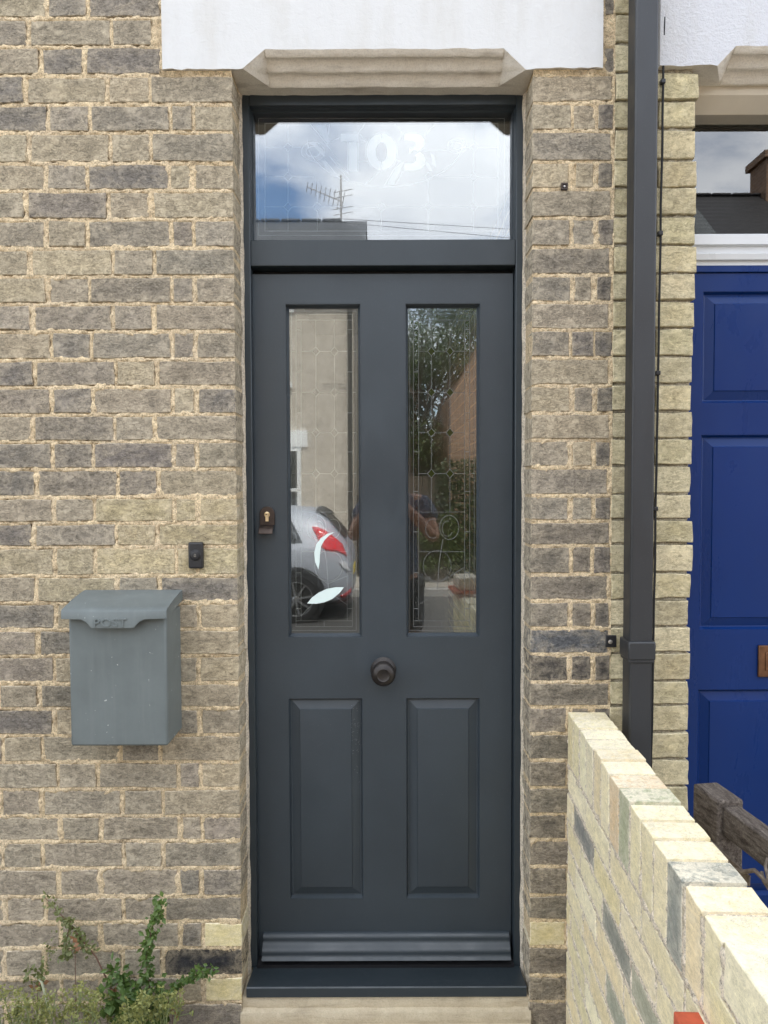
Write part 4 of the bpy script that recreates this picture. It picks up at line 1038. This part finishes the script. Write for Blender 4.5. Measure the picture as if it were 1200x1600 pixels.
def p2(s, l):
    y = -.045
    sprig(s, l, [W_(182,1640,y), W_(174,1545,y), W_(150,1495,y), W_(125,1465,y), W_(105,1440,y), W_(70,1402,y)], 130, .020, .016, .010, lead=.45, r0=.003)
    sprig(s, l, [W_(128,1470,y), W_(118,1480,y), W_(102,1495,y)], 70, .018, .016, .010, lead=.0, r0=.002)
    sprig(s, l, [W_(110,1440,y), W_(104,1470,y), W_(100,1500,y)], 60, .018, .015, .009, lead=.0, r0=.002)
plant('straggling_weed', 'straggling reddish stem with sparse pale leaves leaning left on the wall', W_(182,1640,-.045), ('stem_brown', 'leaf_olive'), p2)
def p3(s, l):
    for i in range(60):
        bx = random.uniform(-10, 275); y = random.uniform(-.20, -.07); b = W_(bx, 1640, y); tip = W_(bx+random.uniform(-26, 26), random.uniform(1552, 1600), y-random.uniform(0, .05))
        mid = b.lerp(tip, .6) + Vector((random.uniform(-.01,.01), 0, 0)); s.tube([b, mid, tip], [.0022, .0017, .0009], 5)
        for k in range(6):
            q = tip + rv()*random.uniform(.006, .034); s.tube([mid.lerp(tip, .6), q], [.0010, .0006], 4)
            for u in range(7): leaf_quad(l, q + rv()*.007, rv() + Vector((0,-.3,.7)), rv(), random.uniform(.006, .013), random.uniform(.005, .009))
plant('flowering_weed', 'low yellow-green flowering weed spreading along the foot of the wall', W_(140,1640,-.12), ('stem_green', 'leaf_lime'), p3)
def p4(s, l):
    for i in range(16):
        b = W_(random.uniform(-60, 60), 1640, random.uniform(-.16, -.08)); dx = random.uniform(-.06, .14); hh = random.uniform(.04, .13); pts_ = []
        for k in range(8):
            u = k/7; pts_.append(b + Vector((dx*u, -.05*u, hh*math.sin(u*2.2)/.95)))
        for k in range(7):
            w0, w1 = .0035*(1-k/7.5), .0035*(1-(k+1)/7.5); a_, c_ = pts_[k], pts_[k+1]; sv = Vector((0.3,.2,1)).normalized()
            l.add([a_-sv*w0, a_+sv*w0, c_+sv*w1, c_-sv*w1], [(0,1,2,3)])
    s.tube([W_(85,1640,-.1), W_(75,1570,-.1), W_(65,1535,-.09), W_(56,1525,-.08)], [.004,.0036,.003,.002], 6)
    for k in range(60): leaf_quad(l, W_(58+random.gauss(0,9), 1522+random.gauss(0,9), -.08+random.gauss(0,.01)), rv(), rv(), .016, .011)
    for k in range(30): leaf_quad(l, W_(78+random.gauss(0,5), 1480+random.gauss(0,14), -.06), rv(), rv(), .010, .007)
plant('grass_tuft', 'tuft of long pale grass blades and a seed head at the left edge', W_(30,1640,-.12), ('stem_pale', 'leaf_olive'), p4)
def p5(s, l):
    for (a, b, n) in ((226,1590,14), (120,1475,5), (270,1585,4), (180,1545,4), (60,1540,6)):
        s.tube([W_(a,1640,-.09), W_(a+random.uniform(-3,3),b,-.085)], [.0015,.0008], 5)
        for k in range(n): leaf_quad(l, W_(a+random.gauss(0,7), b+random.gauss(0,6), -.09), rv(), rv(), .018, .013)
plant('withered_weed', 'few withered russet leaves low among the green weeds', W_(200,1640,-.09), ('stem_brown', 'leaf_dry'), p5)

# =================================================================== across the street (seen in the glass)
def slab_house(name, label, x0, x1, yf, yb, eaves, ridge, wallm, roofm, windows, group=None):
    e = empty(name, ((x0+x1)/2, yf, 0), label, 'house', group); ym = (yf+yb)/2
    m = MB(); m.prism([(yf, -.2), (yf, eaves), (ym, ridge-.06), (yb, eaves), (yb, -.2)], x0, x1); m.build('wall', MAT[wallm], e)
    m = MB(); o_ = .28; sl_ = (ridge-eaves)/(ym-yf)
    m.prism([(yf+.25, eaves-.10), (yf+.25, eaves-.02), (ym, ridge+.06), (yb-.25, eaves-.02), (yb-.25, eaves-.10), (ym, ridge-.04)], x0-.18, x1+.18); rf = m.build('roof', MAT[roofm], e)
    for i in range(int((x1-x0)/.45)): MB().box(x0+.45*i+.01, x0+.45*i+.44, ym-.09, ym+.09, ridge+.03, ridge+.10).build('ridge_tile', MAT[roofm], rf, bevel=.03)
    for (a, b, z0, z1) in windows:
        f = MB(); f.ring(a, b, z0, z1, [(0, yf-.02), (0, yf+.02), (.07, yf+.02), (.07, yf-.02)]); f.box(a+.07, b-.07, yf-.01, yf+.015, (z0+z1)/2-.03, (z0+z1)/2+.03); f.box((a+b)/2-.015, (a+b)/2+.015, yf-.01, yf+.012, z0+.07, z1-.07)
        wv_ = f.build('window', MAT['far_white'], e); MB().box(a+.02, b-.02, yf+.002, yf+.008, z0+.02, z1-.02).build('pane', MAT['car_glass'], wv_)
        MB().box(a-.12, b+.12, yf-.02, yf+.035, z1+.005, z1+.30).build('lintel', MAT['far_white'], wv_); MB().box(a-.08, b+.08, yf-.02, yf+.10, z0-.09, z0-.005).build('sill', MAT['far_white'], wv_)
    return e
OY = -10.4
xe = mir(553, 700, OY).x
wl = mir(470, 700, OY); wlt = mir(470, 697, OY).z; upz = mir(460, 600, OY).z
oh = slab_house('opposite_house', 'pale cream brick house across the street, mirrored in the left pane', -9.0, xe, OY, OY-6.4, 5.15, 7.35, 'far_brick_cream', 'slate_grey',
     [(wl.x-1.1, wl.x, .75, wlt-.02), (wl.x-1.0, wl.x-.22, upz+.02, upz+1.25), (-6.6, -5.5, .75, wlt-.02), (-6.5, -5.6, upz, upz+1.25)])
m = MB(); m.tube([(xe-.06, OY+.07, -.1), (xe-.06, OY+.07, 5.0)], .04, 10); m.build('downpipe', MAT['car_trim'], oh)
# tv aerial on its ridge
ay = OY-3.2
ab = mir(533, 338, ay); ab.z = 7.36; atp = mir(529, 278, ay)
ta = empty('tv_aerial', ab, 'tv aerial on a short mast above the opposite roof, mirrored in the fanlight', 'aerial')
MB().tube([ab, Vector((ab.x, ay, atp.z+.06))], .022, 8).build('mast', MAT['galvanised'], ta)
b0, b1 = mir(480, 292, ay), mir(536, 316, ay+.3)
m = MB(); m.tube([b0, b1], .012, 6)
m.build('boom', MAT['galvanised'], ta)
for i in range(9):
    q = b0.lerp(b1, i/8); MB().tube([q + Vector((.05,.10,.22))*(.42+.05*i), q - Vector((.05,.10,.22))*(.42+.05*i)], .009, 5).build('element', MAT['galvanised'], ta)
for zz_ in (.24, .12, -.12, -.24): MB().tube([b1 + Vector((-.22, -.1, zz_)), b1 + Vector((.22, .1, zz_))], .009, 5).build('reflector', MAT['galvanised'], ta)
# second house with lean-to
oh2 = slab_house('opposite_house', 'brown brick house with dark slate roof and chimney across the street on the right', 4.2, 13.0, OY-.3, OY-6.7, 5.3, 8.0, 'far_brick_brown', 'slate_dark', [(5.2, 6.3, .8, 2.3), (5.2, 6.2, 3.4, 4.6), (8.4, 9.5, .8, 2.3), (8.4, 9.4, 3.4, 4.6)])
ch = mir(1187, 288, OY-3.5)
m = MB(); m.box(ch.x, ch.x+.9, OY-3.9, OY-3.2, 7.5, 8.75); m.box(ch.x-.08, ch.x+.98, OY-3.98, OY-3.12, 8.75, 8.9); m.build('chimney', MAT['far_brick_brown'], oh2)
l0, l1 = mir(704, 622, OY-.6), mir(745, 548, OY-.6); slp = (l1.z-l0.z)/(l1.x-l0.x)
xr_ = 4.19; m = MB()
m.poly([(l0.x, OY-.6, -.2), (xr_, OY-.6, -.2), (xr_, OY-.6, min(5.2, l0.z+slp*(xr_-l0.x))), (l0.x+(5.2-l0.z)/slp, OY-.6, min(5.2, l0.z+slp*(xr_-l0.x))), (l0.x, OY-.6, l0.z)], (0, -4, 0)); m.build('lean_to', MAT['far_brick_brown'], oh2)
# fence in the gap
fe = empty('board_fence', (.6, OY-1.2, 0), 'grey weathered board fence between the two houses opposite', 'fence')
nbd = int((l0.x - xe - .05)/.125)
for i in range(nbd): MB().box(xe+.04+.125*i, xe+.04+.125*i+.118, OY-1.21, OY-1.19+.008*(i % 2), -.2, 1.75+.03*random.random()).build('board', MAT['fence_timber'], fe)
MB().box(xe, l0.x, OY-1.26, OY-1.212, 1.3, 1.4).build('rail', MAT['fence_timber'], fe)
# trees behind
def tree(name, label, base, h, r, n, mat, group, seed, lw=.085):
    random.seed(seed); e = empty(name, base, label, 'tree', group); b = Vector(base)
    tr = MB(); tr.tube([b, b+Vector((.05,0,h*.3)), b+Vector((-.05,.1,h*.55)), b+Vector((0,0,h*.85))], [.13,.11,.08,.03], 8)
    cl = []
    for i in range(26):
        t_ = random.uniform(.22, 1.0); a = random.random()*6.283; rr = r*math.sqrt(max(.05, 1-((t_-.6)/.5)**2))*random.uniform(.45, 1.0)
        q = b + Vector((math.cos(a)*rr, math.sin(a)*rr, h*t_)); cl.append((q, random.uniform(.35, .62)*r))
        tr.tube([b+Vector((0,0,h*max(.15,t_-.25))), b.lerp(q, .5)+Vector((0,0,h*.10)), q], [.04,.025,.01], 5)
    tr.build('trunk', MAT['bark'], e)
    m = MB()
    for q, cr_ in cl:
        for k in range(n//26):
            v = rv()*cr_*random.random()**.45; v.z *= .75; leaf_quad(m, q+v, rv()+Vector((0,0,-.2)), Vector((0,0,1))+rv()*.8, lw*random.uniform(.7,1.4), lw*.6*random.uniform(.7,1.3))
    m.build('crown', MAT[mat], e, recalc=False, sharp=None); return e
G_ = 'trees between the houses opposite'
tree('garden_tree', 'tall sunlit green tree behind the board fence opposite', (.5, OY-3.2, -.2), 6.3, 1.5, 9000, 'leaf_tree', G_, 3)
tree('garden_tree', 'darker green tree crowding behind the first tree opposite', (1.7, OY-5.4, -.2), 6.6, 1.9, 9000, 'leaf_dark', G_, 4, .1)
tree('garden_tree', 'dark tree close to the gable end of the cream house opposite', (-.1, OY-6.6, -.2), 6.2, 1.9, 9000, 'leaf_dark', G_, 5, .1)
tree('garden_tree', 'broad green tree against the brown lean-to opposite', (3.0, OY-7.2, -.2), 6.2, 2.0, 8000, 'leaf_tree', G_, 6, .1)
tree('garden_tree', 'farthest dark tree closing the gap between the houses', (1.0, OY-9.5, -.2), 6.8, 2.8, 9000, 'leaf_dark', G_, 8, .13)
random.seed(77)
hg = empty('garden_hedge', (2.2, -10.35, 0), 'dark clipped hedge below the brown lean-to wall opposite', 'hedge')
hs = MB(); hl = MB()
for i in range(14): hs.tube([(1.0+.2*i, -10.4, -.2), (1.0+.2*i+random.uniform(-.1,.1), -10.38, 1.0), (1.0+.2*i+random.uniform(-.2,.2), -10.35, 1.8)], [.03, .02, .008], 5)
for i in range(9000):
    q = Vector((random.uniform(.92, 3.8), random.uniform(-10.72, -10.0), random.uniform(-.1, 2.0)))
    if random.random() < .6: q.y = -10.0 + random.gauss(0, .04)
    q.z += .10*mnoise.noise(Vector((q.x*3, q.y*3, 0))) 
    leaf_quad(hl, q, rv(), rv() + Vector((0, 1, .6)), .075*random.uniform(.7,1.4), .045*random.uniform(.7,1.3))
hs.build('stem', MAT['bark'], hg); hl.build('foliage', MAT['leaf_dark'], hg, recalc=False, sharp=None)
sb_ = mir(684, 918, -9.6)
tree('sapling', 'small leafy sapling on the far pavement, mirrored in the right pane', (sb_.x, -9.6, -.02), 1.15, .36, 2200, 'leaf_tree', None, 9, .06)
random.seed(41)
# overhead wires
for i, (py0, py1) in enumerate(((345, 358), (352, 372))):
    a, b = mir(585, py0, -9.0), mir(800, py1, -9.0); d = (b-a)
    e = tag(MB().tube([a - d*.3, a, b, b + d*3], .0045, 5).build('overhead_wire', MAT['black_rubber']), 'overhead wire crossing the sky, %s of the two' % ('upper', 'lower')[i], 'wire', 'overhead wires')

# ------------------------------------------------------------------ the parked car
CY, CZ = -6.62, -.15
crx = mir(549, 880, CY).x
car = empty('parked_car', (crx-2.0, CY-.86, CZ), 'silver hatchback parked across the street, mirrored in the left pane', 'car')
# stations: distance from the tail, lower edge, shoulder height, top height, half width
ST = [(.00,.34,.62,.64,.62),(.03,.28,.74,.90,.74),(.10,.24,.86,1.05,.80),(.22,.22,.93,1.19,.835),(.36,.22,.955,1.36,.85),(.46,.22,.96,1.425,.855),(.9,.22,.95,1.465,.86),(1.5,.20,.93,1.48,.86),(2.1,.20,.91,1.455,.86),(2.55,.20,.90,1.33,.86),(2.95,.20,.90,1.08,.855),(3.15,.20,.89,.97,.85),(3.5,.20,.83,.88,.82),(3.78,.22,.70,.75,.74),(3.92,.30,.58,.60,.62)]
def ring_pts(st):
    d, lo, sh, tp, hw = st; g = max(0.0, tp-sh)
    k = min(1.0, g/.45)
    return [(hw*.90, lo), (hw*.985, lo+.12), (hw, (lo+sh)/2), (hw*.985, sh-.06), (hw*.955, sh), (hw*(.955-.12*k), sh+g*.45), (hw*(.93-.22*k), sh+g*.84), (hw*(.80-.22*k), sh+g*.965), (hw*.40, tp-.004), (0, tp)]
NR = 10
def S_(u, v, off=0.0, side=1):
    """body surface: u = metres from the tail, v = ring index; side 1 faces our house"""
    ds = [s_[0] for s_ in ST]; i = max(0, min(len(ds)-2, int(np.searchsorted(ds, u))-1)); f = (u-ds[i])/(ds[i+1]-ds[i])
    a, b = ring_pts(ST[i]), ring_pts(ST[i+1]); j = min(NR-2, int(v)); g = v-j
    pa = Vector(a[j]).lerp(Vector(a[j+1]), g); pb_ = Vector(b[j]).lerp(Vector(b[j+1]), g); q = pa.lerp(pb_, f)
    t1 = Vector(a[j+1])-Vector(a[j]); nn = Vector((t1.y, -t1.x)).normalized()
    back = -off if u < .45 else 0
    return Vector((crx - u - back, CY-.86 + side*(q.x + nn.x*off), CZ + q.y + nn.y*off))
us = sorted(set([s_[0] for s_ in ST] + [.06, .16, .29, .6, .75, 1.2, 1.8, 2.3, 2.75, 3.05, 3.3, 3.65]))
m = MB(); vs = []; fs = []; W2 = 2*NR-1
for u in us:
    row = [S_(u, v, 0, 1) for v in range(NR-1)] + [S_(u, NR-1.0001, 0, 1)] + [S_(u, v, 0, -1) for v in range(NR-2, -1, -1)]
    vs += row
for i in range(len(us)-1):
    for j in range(W2-1): b = i*W2+j; fs.append((b, b+1, b+W2+1, b+W2))
    fs.append((i*W2+W2-1, i*W2, (i+1)*W2, (i+1)*W2+W2-1))
fs += [tuple(range(W2)), tuple(range(len(vs)-1, len(vs)-W2-1, -1))]
m.add(vs, fs); m.build('body', MAT['car_paint'], car, sharp=50)
def patch(name, quad, mat, off, side=1, n=6, par=None):
    """quad of (u, v) corners on the body"""
    m = MB(); vs = []; fs = []
    for i in range(n+1):
        for j in range(n+1):
            a, b = i/n, j/n; c0 = Vector(quad[0]).lerp(Vector(quad[1]), a); c1 = Vector(quad[3]).lerp(Vector(quad[2]), a); c = c0.lerp(c1, b); vs.append(S_(c.x, c.y, off, side))
    fs = [(i*(n+1)+j, (i+1)*(n+1)+j, (i+1)*(n+1)+j+1, i*(n+1)+j+1) for i in range(n) for j in range(n)]
    m.add(vs, fs); o = m.build(name, MAT[mat], par or car, sharp=60)
    s_ = o.modifiers.new('solid', 'SOLIDIFY'); s_.thickness = .008; s_.offset = 0; return o
for sd_ in (1, -1):
    patch('side_window', [(.62,4.25),(1.05,4.15),(1.08,6.2),(.86,6.2)], 'car_glass', .006, sd_)
    patch('side_window', [(1.10,4.15),(1.78,4.1),(1.78,6.25),(1.12,6.25)], 'car_glass', .006, sd_)
    patch('side_window', [(1.84,4.1),(2.75,4.1),(2.32,6.1),(1.84,6.25)], 'car_glass', .006, sd_)
    patch('tail_light', [(.07,4.1),(.33,3.35),(.51,5.2),(.13,5.15)], 'lamp_red', .010, sd_)
    patch('tail_light_lens', [(.03,2.7),(.10,2.5),(.17,2.72),(.07,2.98)], 'lamp_clear', .012, sd_)
    patch('fog_lamp', [(.02,.75),(.14,.6),(.16,.95),(.02,1.05)], 'lamp_red', .010, sd_)
    patch('bumper_trim', [(.03,.05),(.52,.05),(.36,.5),(.04,.55)], 'car_trim', .008, sd_)
    patch('head_light', [(3.45,2.8),(3.85,2.6),(3.88,3.4),(3.40,3.9)], 'lamp_clear', .008, sd_)
    patch('rear_screen', [(.10,7.0),(.10,8.9),(.36,8.9),(.36,7.0)], 'car_glass', .010, sd_)
    patch('roof_spoiler', [(.34,6.6),(.34,8.99),(.47,8.99),(.47,6.6)], 'car_trim', .022, sd_)
    for u in (.70, 3.18):
        wc = Vector((crx-u, CY-.86 + sd_*.86, CZ+.305)); out_ = (0, sd_, 0)
        MB().lathe(wc + Vector((0, sd_*-.03, .03)), out_, [(.375, 0), (.375, .036), (.36, .038), (0, .038)], 32).build('wheel_arch', MAT['car_trim'], car)
        wh = MB().lathe(wc + Vector((0, -sd_*.10, 0)), out_, [(.20,0),(.295,.0),(.305,.03),(.305,.11),(.290,.135),(.225,.140),(.215,.125),(.20,.07),(0,.07)], 36).build('wheel', MAT['tyre'], car)
        rm = MB(); cx_ = wc + Vector((0, sd_*.032, 0)); rm.lathe(cx_, out_, [(.222,-.06),(.222,.006),(.210,.008),(.204,-.004),(.200,-.06)], 36)
        rm.lathe(cx_, out_, [(.045,-.03),(.045,.006),(.03,.012),(0,.012)], 16)
        for k in range(8):
            a = k*math.pi/4+.2; dv = Vector((math.cos(a), 0, math.sin(a))); rm.bar(cx_+dv*.03, cx_+dv*.206, .026, .016)
        rm.build('rim', MAT['alloy'], wh)
        MB().lathe(cx_ + Vector((0, -sd_*.055, 0)), out_, [(.12,0),(.12,.01),(0,.01)], 24).build('brake_disc', MAT['galvanised'], wh)
m = MB(); m.box(crx-.02, crx+.008, CY-1.12, CY-.60, CZ+.55, CZ+.66); m.build('number_plate', MAT['number_plate_yellow'], car)

# ------------------------------------------------------------------ the photographer, seen only in the glass
PX, PY = .075, -2.46
man = empty('person', (PX, PY, 0), 'person in patterned grey t-shirt holding up a phone, mirrored in the glass', 'person')
def skin(name, joints_, bones, mat, parent, sub=2):
    """joints_ = {name: (x, y, z, radius or (rx, ry))}; one continuous surface"""
    names = list(joints_); idx = {n_: i for i, n_ in enumerate(names)}
    me = bpy.data.meshes.new(name); me.from_pydata([Vector(joints_[n_][:3]) - WLOC[parent] for n_ in names], [(idx[a], idx[b]) for a, b in bones], []); me.update()
    o = bpy.data.objects.new(name, me); col.objects.link(o); o.parent = parent; me.materials.append(MAT[mat]); WLOC[o] = WLOC[parent]
    sm = o.modifiers.new('skin', 'SKIN'); sm.use_smooth_shade = True; sm.branch_smoothing = .6
    if not me.skin_vertices:
        bpy.context.view_layer.objects.active = o; bpy.ops.object.select_all(action='DESELECT') if False else None
        me.attributes
    lay = me.skin_vertices[0].data
    for i, n_ in enumerate(names):
        r_ = joints_[n_][3]; lay[i].radius = r_ if isinstance(r_, tuple) else (r_, r_); lay[i].use_root = (i == 0)
    ss = o.modifiers.new('sub', 'SUBSURF'); ss.levels = sub; ss.render_levels = sub
    return o
E_L, E_R = (-.205, -2.33, 1.235), (.335, -2.33, 1.225)
H_L, H_R = (-.062, -2.065, 1.545), (.062, -2.065, 1.54)
J = {'pelvis': (PX, PY, .98, (.155,.115)), 'waist': (PX, PY, 1.12, (.145,.105)), 'chest': (PX, PY, 1.32, (.165,.115)), 'upper': (PX, PY, 1.47, (.14,.09)), 'neck': (PX, PY+.015, 1.57, .055), 'jaw': (PX, PY+.035, 1.645, (.062,.075)), 'skull': (PX, PY+.02, 1.75, (.078,.098)), 'crown': (PX, PY+.01, 1.815, (.06,.075)),
     'shl': (PX-.185, PY, 1.475, .062), 'ell': (*E_L, .043), 'fal': (-.145, -2.21, 1.37, .038), 'wrl': (-.082, -2.095, 1.50, .027),
     'shr': (PX+.185, PY, 1.475, .062), 'elr': (*E_R, .043), 'far_': (.215, -2.21, 1.365, .038), 'wrr': (.086, -2.095, 1.495, .027)}
B = [('pelvis','waist'),('waist','chest'),('chest','upper'),('upper','neck'),('neck','jaw'),('jaw','skull'),('skull','crown'),('upper','shl'),('shl','ell'),('ell','fal'),('fal','wrl'),('upper','shr'),('shr','elr'),('elr','far_'),('far_','wrr')]
for s_, nm in ((-1,'l'), (1,'r')):
    J['hip'+nm] = (PX+s_*.095, PY, .93, .095); J['kn'+nm] = (PX+s_*.11, PY+.02, .50, .062); J['calf'+nm] = (PX+s_*.11, PY-.01, .36, .056); J['ank'+nm] = (PX+s_*.115, PY-.02, .10, .038); J['toe'+nm] = (PX+s_*.135, PY+.17, .035, .033)
    B += [('pelvis','hip'+nm),('hip'+nm,'kn'+nm),('kn'+nm,'calf'+nm),('calf'+nm,'ank'+nm),('ank'+nm,'toe'+nm)]
    # hand: palm and five fingers closed round the edge of the phone
    H = Vector(H_L if s_ < 0 else H_R); wr = Vector(J['wr'+nm][:3])
    J['palm'+nm] = (*(wr.lerp(H, .6)), (.020,.030)); B.append(('wr'+nm, 'palm'+nm))
body = skin('body', J, B, 'skin', man)
fingers = []
for s_, nm in ((-1,'l'), (1,'r')):
    H = Vector(J['palm'+nm][:3])
    for k, ln in enumerate((.075, .082, .078, .062)):
        b0_ = H + Vector((s_*.004, -.006, .024 - .016*k)); d_ = Vector((-s_, .25, .15))
        JF = {'a': (*b0_, .0095), 'b': (*(b0_ + Vector((-s_*.006, .030, .006))), .0088), 'c': (*(b0_ + Vector((-s_*(.014+ln*.2), .048, .008))), .008), 'd': (*(b0_ + Vector((-s_*(.020+ln*.45), .052, .008))), .0068)}
        skin('finger', JF, [('a','b'),('b','c'),('c','d')], 'skin', man, 2)
    b0_ = H + Vector((-s_*.004, -.008, .012)); JF = {'a': (*b0_, .011), 'b': (*(b0_ + Vector((-s_*.020, -.004, .028))), .0098), 'c': (*(b0_ + Vector((-s_*.034, .012, .044))), .008)}
    skin('thumb', JF, [('a','b'),('b','c')], 'skin', man, 2)
JT_ = {'pelvis': (PX, PY, .90, (.175,.135)), 'waist': (PX, PY, 1.10, (.168,.128)), 'chest': (PX, PY, 1.32, (.182,.135)), 'upper': (PX, PY, 1.475, (.15,.105)), 'neck': (PX, PY+.01, 1.535, .068), 'shl': (PX-.185, PY, 1.478, .078), 'sll': (PX-.245, PY+.075, 1.335, .070), 'shr': (PX+.185, PY, 1.478, .078), 'slr': (PX+.235, PY+.075, 1.335, .070)}
skin('tee_shirt', JT_, [('pelvis','waist'),('waist','chest'),('chest','upper'),('upper','neck'),('upper','shl'),('shl','sll'),('upper','shr'),('shr','slr')], 'tee_shirt', man)
JS = {'p': (PX, PY, .96, (.165,.13)), 'h1': (PX-.098, PY, .88, .112), 'k1': (PX-.11, PY+.012, .56, .092), 'h2': (PX+.098, PY, .88, .112), 'k2': (PX+.11, PY+.012, .56, .092)}
skin('shorts', JS, [('p','h1'),('h1','k1'),('p','h2'),('h2','k2')], 'shorts', man)
JH = {'a': (PX, PY-.01, 1.80, (.083,.098)), 'b': (PX, PY-.055, 1.72, (.074,.06)), 'c': (PX, PY+.02, 1.835, (.06,.07))}
skin('hair', JH, [('a','b'),('a','c')], 'hair', man)
for s_ in (-1, 1):
    x = PX + s_*.118; skin('shoe', {'a': (x, PY-.04, .055, (.047,.05)), 'b': (x+s_*.01, PY+.08, .045, (.048,.042)), 'c': (x+s_*.02, PY+.20, .036, (.042,.032))}, [('a','b'),('b','c')], 'shoe', man)
    MB().lathe((PX+s_*.029, PY+.105, 1.735), (0, 1, 0), [(.011,0),(.011,.006),(.006,.010),(0,.011)], 12).build('eye', MAT['hair'], man)
    skin('ear', {'a': (PX+s_*.080, PY+.01, 1.745, (.010,.016)), 'b': (PX+s_*.084, PY+.008, 1.715, (.008,.013))}, [('a','b')], 'skin', man, 1)
skin('nose', {'a': (PX, PY+.112, 1.735, .009), 'b': (PX, PY+.130, 1.700, .013)}, [('a','b')], 'skin', man, 1)
MB().box(PX-.022, PX+.022, PY+.100, PY+.1125, 1.665, 1.671).build('mouth', MAT['lamp_red'], man, bevel=.002)
ph = tag(MB().box(-.0365, .0365, -2.040, -2.031, 1.49, 1.64).build('phone', MAT['black_plastic'], None, bevel=.004), 'dark phone held up by the person mirrored in the glass', 'phone')
